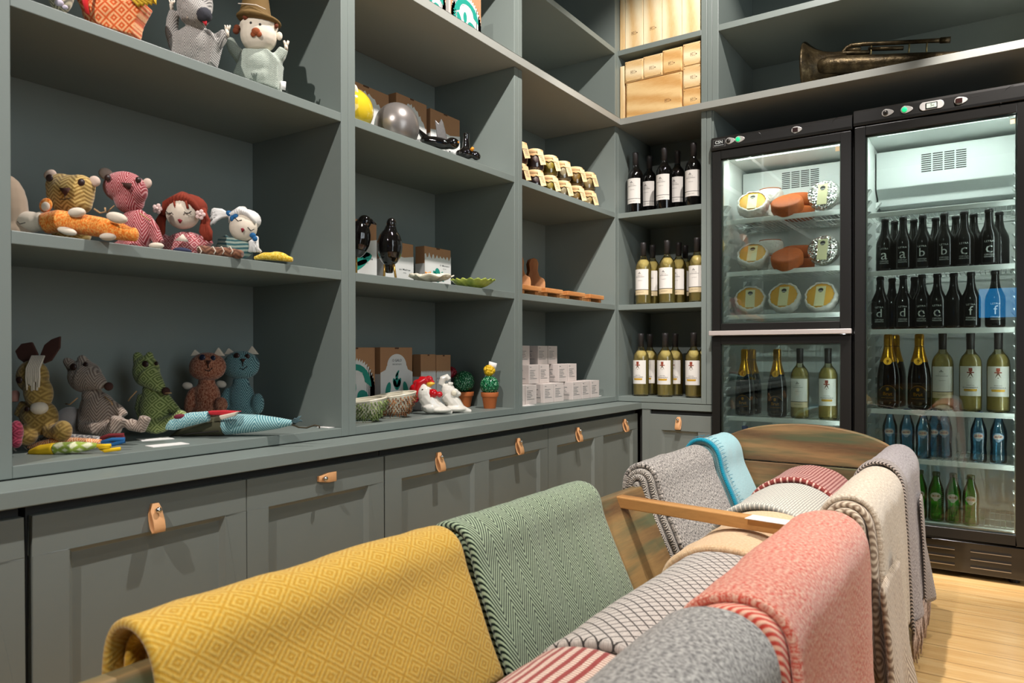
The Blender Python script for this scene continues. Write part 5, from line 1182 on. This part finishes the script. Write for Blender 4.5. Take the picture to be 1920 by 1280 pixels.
card('white price card lying in front of the beige fox, rear one of two', 291, 823, z+.0001, .075, .06, 1.3); card('white price card lying in front of the beige fox, nearer the edge', 314, 834, z+.0001, .085, .045, 1.45)
card('white price card at the right end of the toy shelf beside the upright', 618, 800, z+.0001, .055, .05, 1.57)
# ------------------------------------------------------------------ gift boxes and ceramics, middle bay
KRAFT = mat('kraft_cardboard', '#a87c56', .8, nz=.05, nscale=60); WHT = mat('box_white_print', '#dcdcd6', .6); TEALP = mat('teal_print', '#138a78', .6); TXT = mat('box_grey_text', '#6a6e6c', .7)
def gbox(label, X0, uL, uR, vtop, z, us, design, ref=None, group='cardboard gift boxes', top=None):
    """wall-parallel box: front face at x=X0 spanning pixels uL..uR, its near side receding to pixel us"""
    vm = vtop; p0 = onX(uL, vm, X0); p1 = onX(uR, vm, X0); pt = onX((uL+uR)/2, vtop, X0)
    y0, y1 = p0.y, p1.y; h = (top if top else pt.z)-z; d = min(.16, X0+.40)
    if us is not None: d = max(.04, min(.20, X0-onY(us, 600, y0).x, X0+.403))
    t = thing('gift_box', label, 'box', (X0, (y0+y1)/2, z), pi/2, group); w = (y1-y0)/2
    B().box(-w, 0, 0, w, d, h).obj('cardboard_box', KRAFT, t, bevel=.0015)
    # local: x right, z up, -y is the front
    F = -.0008
    b = B(); pts = [(-w, .001)]
    if design == 'drip': top = [(-w, h*.86)] + [(-w+2*w*k/24, h*(.82+.05*sin(k*1.9)-.05*abs(sin(k*.8)))) for k in range(25)]
    elif design == 'scallop': top = [(-w+2*w*k/60, h*(.66+.045*abs(sin(k*pi/6)))) for k in range(61)]
    elif design == 'arch': top = [(-w, h*.62), (-w*.7, h*.66), (-w*.62, h*.72)] + [(w*.6*cos(pi-pi*k/14), h*(.72+.18*sin(pi*k/14))) for k in range(15)] + [(w*.62, h*.72), (w*.7, h*.66), (w, h*.62)]
    elif design == 'sun': top = [((w*(.98 if k % 2 else .86))*cos(pi-pi*k/44), h*(.42+(.43 if k % 2 else .38)*sin(pi*k/44))) for k in range(45)]
    elif design == 'fan': top = [(-w, h*.2)] + [(-w+2*w*(k+.5)/24, h*(.52+.34*sin(pi*(k/24)**.8)+.06*abs(sin(k*1.3)))) for k in range(24)] + [(w, h*.25)]
    else: top = [(-w, h*.66), (-w*.3, h*.70), (w*.3, h*.67), (w, h*.72)]
    for k in range(len(top)-1): b.add([(top[k][0], F, .001), (top[k+1][0], F, .001), (top[k+1][0], F, top[k+1][1]), (top[k][0], F, top[k][1])], [(0, 1, 2, 3)])
    po = b.obj('white_print', WHT, t)
    if d > .03:
        b = B()
        for k in range(12): a0 = d*k/12; a1 = d*(k+1)/12; b.add([(-w+F, a0, .001), (-w+F, a1, .001), (-w+F, a1, h*.6), (-w+F, a0, h*.6)], [(0, 1, 2, 3)])
        b.obj('side_print', WHT, t)
    G = F-.0006; b = B()
    def ov(x, zz, rx, rz, rot=0, n=14):
        b.add([(x+rx*cos(a)*cos(rot)-rz*sin(a)*sin(rot), G, zz+rx*cos(a)*sin(rot)+rz*sin(a)*cos(rot)) for a in [2*pi*i/n for i in range(n)]], [tuple(range(n))])
    if design == 'sun':
        for k in range(12): a0 = pi*k/12; a1 = pi*(k+1)/12; b.add([(w*.45*cos(a0), G, h*(.5+.17*sin(a0))), (w*.45*cos(a1), G, h*(.5+.17*sin(a1))), (w*.8*cos(a1), G, h*(.42+.34*sin(a1))), (w*.8*cos(a0), G, h*(.42+.34*sin(a0)))], [(0, 1, 2, 3)])
        ov(-w*.45, h*.3, w*.14, h*.16, .4); ov(w*.35, h*.28, w*.3, h*.10, -.5); ov(0, h*.14, w*.5, h*.05); ov(-w*.1, h*.42, w*.12, h*.1)
        for k in range(5): ov(-w*.75, h*(.45-.05*k), w*.1, h*.016)
    elif design == 'arch':
        ov(0, h*.46, w*.24, h*.07); ov(-w*.12, h*.44, w*.1, h*.1, .4); ov(w*.12, h*.44, w*.1, h*.1, -.4); ov(0, h*.56, w*.08, h*.06, -.3); ov(.02*w, h*.60, w*.18, h*.02, .9)
        for s_ in (-1, 1): ov(s_*w*.55, h*.36, w*.15, h*.12, s_*.3); ov(s_*w*.35, h*.24, w*.28, h*.07, s_*.5); ov(s_*w*.6, h*.27, w*.1, h*.06)
        for s_ in (-1, 1): ov(s_*w*.3, h*.12, w*.2, h*.010, s_*.2)
    elif design == 'drip':
        ov(-w*.05, h*.36, w*.22, h*.17, .1); ov(-w*.4, h*.30, w*.14, h*.05, .6); ov(w*.35, h*.28, w*.13, h*.05, -.6); ov(-w*.3, h*.42, w*.1, h*.035, -.5); ov(w*.3, h*.42, w*.09, h*.035, .5)
    elif design == 'fan': ov(-w*.2, h*.42, w*.14, h*.12, .3); ov(w*.1, h*.30, w*.10, h*.08, -.3)
    elif design == 'brush':
        ov(0, h*.36, w*.75, h*.09, .35); ov(-w*.1, h*.26, w*.6, h*.06, .5); ov(w*.1, h*.45, w*.5, h*.05, .1)
    if b.v: b.obj('teal_print', TEALP, po)
    b = B()
    if design == 'scallop':
        letter(b, 'A Malta', (-w*.55, h*.56), h*.055, y=G, bold=True); letter(b, 'DO BAIRRO', (-w*.5, h*.50), h*.035, y=G)
    elif design == 'arch': letter(b, 'O GALO', (0, h*.80), h*.055, y=G, bold=True); letter(b, 'ENCANTADO', (0, h*.74), h*.032, y=G)
    elif design == 'sun': letter(b, 'MARTINHO', (0, h*.62), h*.05, y=G-.0004, bold=True)
    elif design == 'drip': letter(b, 'O Monstro', (w*.50, h*.60), h*.055, width=w*.75, y=G, bold=True); letter(b, 'do mar', (w*.50, h*.53), h*.04, y=G)
    else: letter(b, 'os Melros', (w*.35, h*.40), h*.055, width=w*.8, y=G, bold=True); letter(b, 'pretos', (w*.35, h*.33), h*.04, y=G)
    b.obj('box_lettering', WHT if design == 'sun' else TXT, po)
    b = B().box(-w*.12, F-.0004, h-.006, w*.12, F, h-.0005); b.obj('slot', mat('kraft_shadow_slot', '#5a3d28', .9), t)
    return t
gbox('tall kraft gift box with white leaf print behind the yellow lidded pot', -.21, 640, 729, 160, ZA1, None, 'fan')
gbox('kraft gift box behind the silver pot on the upper shelf', -.21, 743, 800, 185, ZA1, 729, 'fan')
gbox('kraft gift box at the right behind the black bird on the upper shelf', -.21, 807, 862, 214, ZA1, 801, 'plain')
gbox('kraft gift box with green brush print behind the left black bird', -.21, 640, 706, 411, ZB1, None, 'brush')
gbox('kraft gift box with white lower print behind the standing black bird', -.21, 722, 775, 454, ZB1, 706, 'plain')
gbox('kraft gift box with dripping white print and a teal figure, beside the white dish', -.20, 796, 845, 465, ZB1, 779, 'drip')
gbox('kraft gift box with a toothed teal sun print, leftmost on the lower shelf', -.235, 628, 703, 651, ZR1, None, 'sun')
gbox('kraft gift box with an arched label and teal rooster print', -.235, 713, 773, 651, ZR1, 704, 'arch')
gbox('kraft gift box with scalloped white print, left of the pair behind the rooster', -.235, 789, 817, 664, ZR1, 774, 'scallop')
gbox('kraft gift box with scalloped white print, right of the pair behind the rooster', -.235, 818, 845, 665, ZR1, None, 'scallop')
gbox('gift box with toothed teal sun print on the ledge, left of two', -.06, 782, 836, -62, ZL1, 770, 'sun')
gbox('gift box with toothed teal sun print on the ledge, right of two', -.06, 845, 902, -32, ZL1, 838, 'sun', top=2.235)
# glossy ceramics
YG = mat('yellow_glaze', '#e0c22e', .12, coat=.5); SG = mat('silver_glaze', '#8d8782', .3, .55); BG_ = mat('black_glaze', '#0e0c0b', .08, coat=.6, bump=.0015, bscale=70); BKY = mat('orange_beak_glaze', '#dd8a14', .25)
q = Toy('lidded_pot', 'glossy yellow round ceramic pot half hidden by the upright on the upper shelf', 'pot', 655, -.075, ZA1)
q.E(652, 208, 48, 44, 46, nu=32, nv=20); o = q.done('pot', YG); q.E(664, 186, 14, 20, 4, -.046, 10); q.done('cream_spot', mat('cream_glaze', '#e0d8c0', .2), o)
q.T([(626, 224, -.03), (655, 238, -.052), (680, 232, -.038), (695, 214, -.01)], 1.2, n=6); q.done('lid_line', mat('ochre_line', '#a8891c', .4), o)
q = Toy('lidded_pot', 'round metallic grey ceramic pot on the upper shelf before the gift boxes', 'pot', 744, -.075, ZA1)
q.E(744, 238, 42, 44, 42, nu=36, nv=22); q.b.v = q.b.v; o = q.done('pot', SG); q.T([(706, 250, -.02), (728, 236, -.048), (750, 240, -.050), (768, 262, -.030)], .8, n=6); q.done('lid_line', mat('dark_grey_line', '#4e4a48', .4), o)
def bird(label, u, X, z, body, beak, eye, legs_, wing=None, extra=None):
    q = Toy('ceramic_bird', label, 'bird', u, X, z, 'black ceramic birds')
    for b_ in body: (q.E if len(b_) != 2 else q.T)(*b_)
    o = q.done('body', BG_, rm=.0022, sm=3)
    if beak: q.T(*beak[0]); q.done('beak', beak[1], o)
    if eye: q.dot('eye', mat('bird_eye', '#a3541c', .2), *eye, o)
    for l in legs_: q.T(*l); q.done('leg', mat('gilt_leg', '#b08a45', .3, .6))
    if wing: q.poly(wing, -.012, -.004); q.done('wing', mat('grey_brushed_glaze', '#4e4c49', .3, .2, nz=.4, nscale=90), o, smooth=False, bevel=.002)
    return q
bird('low black ceramic bird with one grey wing raised, on the upper shelf', 822, -.06, ZA1, [(820, 268, 34, 11, 14, 0, 10), (848, 270, 14, 11, 12, -.006), ([(800, 262), (784, 243)], [8, 3])],
     (([(852, 266, -.012), (861, 270, -.016)], [4, 1.5]), BKY), (848, 266, 1.6, -.016), [], [(820, 262), (816, 226), (823, 233), (828, 224), (832, 232), (840, 264)])
bird('black ceramic bird with upright tail and yellow beak, at the right on the upper shelf', 876, -.05, ZA1, [(874, 288, 16, 11, 14), ([(874, 284), (874, 262), (875, 250)], [8, 6, 6]), (892, 292, 10, 8, 10, 0, 30), (862, 288, 8, 7, 8)],
     (([(884, 284, -.014), (888, 279, -.018)], [4, 2.5]), BKY), None, [])
bird('black ceramic bird facing right, standing behind the left upright', 672, -.10, ZB1, [(672, 448, 23, 36, 22, 0, 8), (684, 416, 13, 13, 12), ([(680, 425), (676, 440)], [13, 18]), ([(664, 470), (650, 486)], [14, 6])],
     (([(694, 414), (706, 421)], [5, 1.2]), BG_), (686, 412, 1.6, -.014), [([(668, 478), (668, 512)], 2.2)])
bird('black ceramic bird facing the room with gilt legs, standing in front of the gift boxes', 731, -.055, ZB1, [(731, 463, 24, 36, 24, 0, 0), (735, 420, 9.5, 11, 10, -.008), ([(734, 425, -.006), (732, 445, -.004)], [10, 17]), ([(730, 485), (730, 512)], [12, 7])],
     (([(735, 420, -.018), (735, 424, -.028)], [4, 1.5]), BG_), None, [([(722, 496, -.006), (721, 521, -.008)], 2.2), ([(739, 496, -.006), (743, 522, -.010)], 2.2)])
# shell dish and leaf dish
CG = mat('cream_glaze', '#e0d8c0', .2)
q = Toy('shell_dish', 'white ceramic dish shaped like shells with a small orange starfish', 'dish', 808, -.055, ZB1)
q.b.grid(lambda a, b_: q.P(808+40*(b_+.02)*cos(2*pi*a)*(1+.08*sin(2*pi*a*9)), 527-9*b_**2-2.5*b_*sin(2*pi*a*7), .055*b_*sin(2*pi*a)), 72, 8, cu=True); o = q.done('dish', CG, solid=.004)
for i in range(9): q.E(775+8*i, 519+random.uniform(-2, 1), 6, 4, 5, -.035+.006*(i % 3))
q.done('moulded_shells', CG, o, rm=.002)
for k in range(5): a = 2*pi*k/5+.3; q.T([(805, 516, -.040), (805+9*cos(a), 516+5*sin(a), -.040)], [3, 1.2], n=6)
q.done('starfish', mat('orange_glaze', '#d28a3c', .3), o)
q = Toy('leaf_dish', 'green ceramic leaf-shaped dish with frilled rim at the right of the middle shelf', 'dish', 887, -.05, ZB1)
LG = N('leaf_glaze'); c = LG.ramp(LG.noise(LG.coord(), 30, 3), [(.3, lin('#58702a')), (.7, lin('#b5bf52'))]); LG.lk(c, LG.b.inputs['Base Color']); LG.b.inputs['Roughness'].default_value = .2; LG = LG.m
def leaf(a, b_): 
    w = 1+.035*sin(2*pi*a*18)*b_; return q.P(887+41*b_*w*cos(2*pi*a), 540-15*b_**2.2-1.4*b_*sin(2*pi*a*18), .060*b_*w*sin(2*pi*a))
q.b.grid(leaf, 98, 10, cu=True); q.done('dish', LG, solid=.004)
# spiky bowls
def spiky(label, u, v, X, rx, h, cols, open_, squash=.75, rzz=0):
    p = onZ(u, v, ZR1); q = Toy('spiky_bowl', label, 'bowl', u, X, ZR1); k = q.k; R = rx*k; H = h*k
    outer = lambda a, f: ((R*(.45+.55*f**.55))*cos(a), R*squash*(.45+.55*f**.55)*sin(a), .012+H*f*(1+.16*sin(a*1.0+1.1)*f))
    b = B(); b.grid(lambda s_, f: outer(2*pi*s_, f), 48, 10, cu=True); q.b = b; q.b.add([(0, 0, .012)], []); body = q.done('bowl', CG, solid=.005)
    sp = B()
    for i in range(34):
        for j in range(9):
            a = 2*pi*(i+.5*(j % 2)+random.uniform(-.2, .2))/34; f = .03+.93*j/8.6
            x, y, z = outer(a, f); n = Vector((cos(a), sin(a)/squash, .0)).normalized()
            tip = Vector((x, y, z)) + n*random.uniform(.006, .010) + Vector((0, 0, -random.uniform(.004, .013)))
            if tip.z < .0005: tip.z = .0005
            sp.tube([(x, y, z), tuple(tip)], [.0036, .0008], 5, caps=True)
    q.b = sp; tag(q.done('ceramic_spikes', cols, body), kind='stuff')
    rm_ = B(); rm_.tube([outer(2*pi*i/48, 1.0) for i in range(49)], .0035, 6, caps=False); q.b = rm_; q.done('rim', CG, body)
    return q
GS = N('green_spike_glaze'); c = GS.ramp(GS.noise(GS.coord(), 60, 2), [(.35, lin('#3e5424')), (.7, lin('#9fb068'))]); GS.lk(c, GS.b.inputs['Base Color']); GS.b.inputs['Roughness'].default_value = .2; GS = GS.m
BS = N('brown_spike_glaze'); c = BS.ramp(BS.noise(BS.coord(), 60, 2), [(.35, lin('#4a2814')), (.7, lin('#b87a48'))]); BS.lk(c, BS.b.inputs['Base Color']); BS.b.inputs['Roughness'].default_value = .2; BS = BS.m
spiky('green spiky ceramic bowl with cream inside, half hidden by the upright', 682, 788, -.085, 42, 34, GS, True)
spiky('brown spiky ceramic bowl shaped like a hedgehog, between the green bowl and rooster', 737, 778, -.115, 42, 36, BS, False)
# rooster heads
WG2 = mat('white_glaze', '#dcd8cc', .12, coat=.4); RG = mat('red_glaze', '#b5121a', .1, coat=.5)
q = Toy('ceramic_rooster', 'white ceramic rooster head with red comb and wattles and yellow beak', 'figurine', 815, -.085, ZR1)
q.E(798, 738, 15, 18, 16).T([(798, 742), (806, 752), (820, 764), (848, 774)], [16, 17, 13, 3]).E(808, 764, 18, 11, 20).E(826, 768, 22, 6, 20).T([(796, 728), (800, 722)], [10, 8]); o = q.done('head', WG2, rm=.0022)
for i, (u, v) in enumerate(((804, 711), (792, 712), (782, 718), (776, 727), (775, 738), (778, 748))): q.E(u, v, 8, 7, 5, .004)
for (u, v) in ((808, 712), (788, 706), (776, 715), (769, 727), (770, 741)): q.T([(u+4, v+6, .004), (u-1, v, .004)], [5, 1.5], n=8)
q.T([(800, 712, .004), (786, 718, .004), (782, 735, .004), (782, 748, .004)], [8, 9, 9, 7], n=10); q.done('comb', RG, rm=.002)
q.T([(803, 722, -.006), (810, 719, -.010), (816, 718, -.010)], [5.5, 4, 1.2]); q.done('beak', mat('yellow_beak_glaze', '#dcb23c', .15), o)
q.E(813, 737, 9, 9, 7, -.016).E(825, 739, 6, 6, 6, -.010).T([(795, 744, -.020), (802, 746, -.022), (810, 743, -.022)], [2.5, 3, 3]).E(804, 730, 4, 3, 4, -.014); q.done('wattles', RG, o, rm=.002)
q.dot('eye', BRN, 794, 730, 2.0, -.0245, o)
q = Toy('ceramic_cock', 'plain white ceramic cock head behind the red combed rooster', 'figurine', 855, -.06, ZR1)
q.E(840, 735, 14, 17, 14, .01).T([(838, 740, .01), (850, 755, .006), (866, 768, 0), (884, 771, 0)], [15, 15, 9, 3]).E(852, 766, 24, 7, 18).T([(826, 722, .01), (830, 710, .01), (838, 706, .01), (842, 712, .01)], [6, 7, 6, 5]).T([(842, 720, 0), (850, 718, -.004)], [5, 2]).E(852, 735, 9, 8, 6, -.008).E(860, 738, 5, 5, 5, -.004); o = q.done('head', WG2, rm=.0022); q.E(852, 736, 5, 5, 2, -.020); q.done('wattle_hollow', CG, o)
# cactus pots
TER = mat('terracotta', '#b8642f', .7, nz=.05, nscale=60)
CK = N('cactus_glaze'); vo = CK.n('ShaderNodeTexVoronoi'); vo.inputs['Scale'].default_value = 190; CK.lk(CK.scale(CK.coord(), (1, 1, .55)), vo.inputs[0])
c = CK.ramp(vo.outputs['Distance'], [(.15, lin('#bfe0c0')), (.35, lin('#1c7a48')), (.8, lin('#0c3a24'))]); CK.lk(c, CK.b.inputs['Base Color']); CK.b.inputs['Roughness'].default_value = .15; CK.bump(vo.outputs['Distance'], .003, .8); CK = CK.m
def cactus(label, u, X, ub, ru, vc, rc, vb, vt, rb, rt, fu, fv, fr, fm, cardp):
    q = Toy('cactus_ornament', label, 'ornament', u, X, ZR1, 'ceramic cactuses in terracotta pots')
    k = q.k; z0 = 0.0; zt = (q.v-vt)*k; b = q.b
    b.lathe([(.0001, 0), (rb*k, 0), (rt*.93*k, zt*.72), (rt*1.04*k, zt*.72), (rt*1.08*k, zt), (rt*.9*k, zt), (rt*.85*k, zt*.8), (.0001, zt*.8)], 28); q.done('pot', TER, smooth=True, bevel=.0008)
    q.b.ell(q.P(u, vc), (rc*k, rc*k, rc*k), None, 28, 18); cb = q.done('cactus_ball', CK)
    random.seed(int(u))
    for i in range(46):
        a = random.uniform(0, 2*pi); e = random.uniform(-.3, 1.4); d = Vector((cos(a)*cos(e), sin(a)*cos(e)*.9, sin(e))); c0 = Vector(q.P(fu, fv)); q.b.ell(tuple(c0+d*fr*k*.75), (fr*k*.28, fr*k*.28, fr*k*.28), None, 6, 5)
    q.b.ell(q.P(fu, fv), (fr*k*.8,)*3, None, 10, 8); q.done('flower', fm, cb)
    if cardp: q.poly(cardp, .004, .0055); q.done('price_flag', PAPER, cb)
cactus('ceramic cactus ball with dark red flower in a terracotta pot, behind the white cock', 870, -.205, 0, 0, 715, 20, 762, 734, 11.5, 17, 845, 699, 12, mat('dark_red_flower', '#7c0c1c', .5, nz=.3, nscale=200), [(826, 684), (834, 689), (836, 700), (828, 703), (823, 690)])
cactus('ceramic cactus ball with yellow flower and a price flag in a terracotta pot', 918, -.075, 0, 0, 722, 18, 765, 735, 11, 15.5, 917, 696, 12, mat('yellow_flower', '#d9ae10', .5, nz=.2, nscale=200), [(917, 677), (932, 681), (929, 693), (916, 688)])

# ------------------------------------------------------------------ right bay: jars, boards, small white boxes
CLO = wood('kraft_jar_cover', '#b58a58', '#e6c694', (20, 20, 20), 1, .85); TAG = mat('cream_jar_tag', '#e3c08c', .8, nz=.03); JG = glassy('jar_glass', '#f1efe2', .05, .03)
def jar(label, loc, cont, rz=.9):
    t = thing('preserve_jar', label, 'jar', loc, rz)
    B().lathe([(.0001, .002), (.036, 0), (.041, .004), (.042, .012), (.042, .055), (.038, .066), (.034, .070)], 24).obj('glass_jar', JG, t, smooth=True)
    B().lathe([(.0001, .005), (.038, .004), (.0395, .014), (.0395, .053), (.034, .062), (.0001, .063)], 22).obj('preserve', cont, t, smooth=True)
    b = B(); n = 40
    for i in range(n):
        a = 2*pi*i/n; w = 1+.05*sin(a*9)+.03*sin(a*5+1)
        for r_, z_ in ((.0001, .0895), (.030, .0890), (.0375, .0855), (.0385, .074), (.0355, .070), (.043*w, .060+.002*sin(a*7)), (.0435*w, .056+.003*sin(a*11))): b.v.append((r_*cos(a), r_*sin(a), z_))
    for i in range(n):
        j = (i+1) % n
        for k in range(6): b.f.append((i*7+k, i*7+k+1, j*7+k+1, j*7+k))
    co = b.obj('paper_cover', CLO, t, smooth=True, solid=.0008)
    B().tube([(.0372*cos(2*pi*i/30), .0372*sin(2*pi*i/30), .0715) for i in range(31)], .0012, 5, caps=False).obj('twine', TWINE, co)
    b = B(); b.add([(.004, -.0405, .078), (.030, -.0395, .074), (.044, -.0435, .018), (.020, -.048, .014)], [(0, 1, 2, 3)]); lo = b.obj('hanging_tag', TAG, t, solid=.001)
    b = B()
    for i in range(5): f = .35+.1*i; b.add([(.004+.020*f+.004, -.0422-.0045*f, .078-.062*f), (.004+.020*f+.018, -.0420-.0045*f, .077-.062*f), (.004+.020*f+.018, -.0420-.0045*f, .0755-.062*f), (.004+.020*f+.004, -.0422-.0045*f, .0765-.062*f)], [(0, 1, 2, 3)])
    b.obj('tag_print', TXT, lo)
    return t
conts = [mat('dark_red_preserve', '#5c1c16', .4, nz=.4, nscale=60), mat('purple_olive_preserve', '#6b5460', .4, nz=.5, nscale=60), mat('yellow_green_preserve', '#a8963a', .4, nz=.5, nscale=60), mat('pale_mushroom_preserve', '#a89c84', .4, nz=.5, nscale=60), mat('amber_herb_preserve', '#8a6a2c', .4, nz=.6, nscale=50), mat('straw_preserve', '#b09a6e', .4, nz=.4, nscale=60)]
ys = [-.785, -.655, -.535, -.415, -.292, -.170]; nm = ['dark red', 'purple olive', 'yellow green', 'pale mushroom', 'amber herb', 'straw coloured']; pos = ['leftmost', 'second from left', 'third from left', 'third from right', 'second from right', 'rightmost']
for i, y in enumerate(ys):
    p = jar('glass jar of %s preserve under kraft paper, lower row, %s' % (nm[i], pos[i]), (-.085, y, ZA1), conts[i], .85+random.uniform(-.1, .1)); p['group'] = 'paper covered preserve jars'
    dup(p, (-.087, y+.004, ZA1+.0905), .80+random.uniform(-.15, .15), 'glass jar of %s preserve under kraft paper, upper row, %s' % (nm[i], pos[i]))
WB1 = wood('board_oak', '#9a5e30', '#c98e56', (20, 20, 3), .7, .5); WB2 = wood('orange_board_wood', '#bb7236', '#e6b074', (16, 3, 16), .8, .5)
def paddle(label, u, X, lean, sc=1.0):
    q = Toy('chopping_board', label, 'board', u, X, ZB1, 'upright chopping boards')
    w = 18*sc; pts = [(-w*1.15, 2), (-w*1.2, 36), (-w*1.1, 44), (-w*.62, 49), (-w*.42, 60), (-w*.50, 74), (-w*.36, 82), (0, 85), (w*.36, 82), (w*.50, 74), (w*.42, 60), (w*.62, 49), (w*1.1, 44), (w*1.2, 36), (w*1.15, 2)]
    q.b.prism([(a*q.k, b_*q.k) for a, b_ in pts], -.009, .009, 'Y'); o = q.done('board', WB1, smooth=False, bevel=.003); o.rotation_euler = (RAD(-lean), 0, 0)
paddle('brown wooden paddle board standing upright, front one behind the small boards', 1001, -.24, 8); paddle('brown wooden paddle board standing upright, behind the front one', 996, -.275, 8)
paddle('brown wooden paddle board standing upright, mostly hidden by the left upright', 974, -.23, 8)
def trivet(label, y0, y1, x0=-.02, d=.13):
    t = thing('serving_board', label, 'board', (x0, (y0+y1)/2, ZB1), 0, 'small raised serving boards'); w = (y1-y0)/2
    B().box(-d, -w, .020, 0, w, .0395).obj('board', WB2, t, bevel=.002)
    for s_ in (-1, 1): b = B().box(-d+.012, s_*w*.72-.012, 0, -.012, s_*w*.72+.012, .0198); b.obj('foot', WB2, t, bevel=.001)
for a, c, w in ((-.85, -.70, 'leftmost'), (-.665, -.52, 'second from left'), (-.475, -.31, 'third from left'), (-.262, -.115, 'rightmost')): trivet('small orange wood board on feet lying at the shelf front, ' + w, a, c)
BXM = mat('white_carton', '#c9beb6', .7, nz=.02)
def cube(label, X0, y, z0, s=.083, rz=0):
    t = thing('candle_box', label, 'box', (X0-s/2, y, z0), rz, 'small white printed cartons')
    B().box(-s/2, -s/2, 0, s/2, s/2, s).obj('carton', BXM, t, bevel=.0012)
    b = B()
    for i, w in enumerate((.2, 0, .75, .55, .62, .7, .5, .95)):
        if w: b.box(s/2, -s*.40, s*(.86-.085*i), s/2+.0004, -s*.40+s*.8*w*.9, s*(.885-.085*i))
        if w: b.box(-s*.40, -s/2-.0004, s*(.86-.085*i), -s*.40+s*.8*w*.9, -s/2, s*(.885-.085*i))
    b.obj('fine_print', TXT, t)
s = .083
for X0, z0, L_, rw in ((-.045, ZR1, (-.835, -.745, -.600, -.511, -.345, -.256, -.162), 'bottom'), (-.085, ZR1+s+.0004, (-.812, -.660, -.572, -.405, -.318), 'middle'), (-.125, ZR1+2*s+.0008, (-.760, -.672, -.520, -.432), 'top')):
    for i, y in enumerate(L_): cube('small white printed carton in the %s row, number %s counted from the left upright' % (rw, ['one', 'two', 'three', 'four', 'five', 'six', 'seven'][i]), X0, y, z0, s, random.uniform(-.02, .02))
for u, v, w in ((984, 760, 'leftmost'), (1030, 752, 'second'), (1068, 747, 'third'), (1118, 742, 'rightmost')):
    card('white price card lying before the stacked cartons, ' + w, u, v, ZR1+.0001, .045, .085, 0.0)
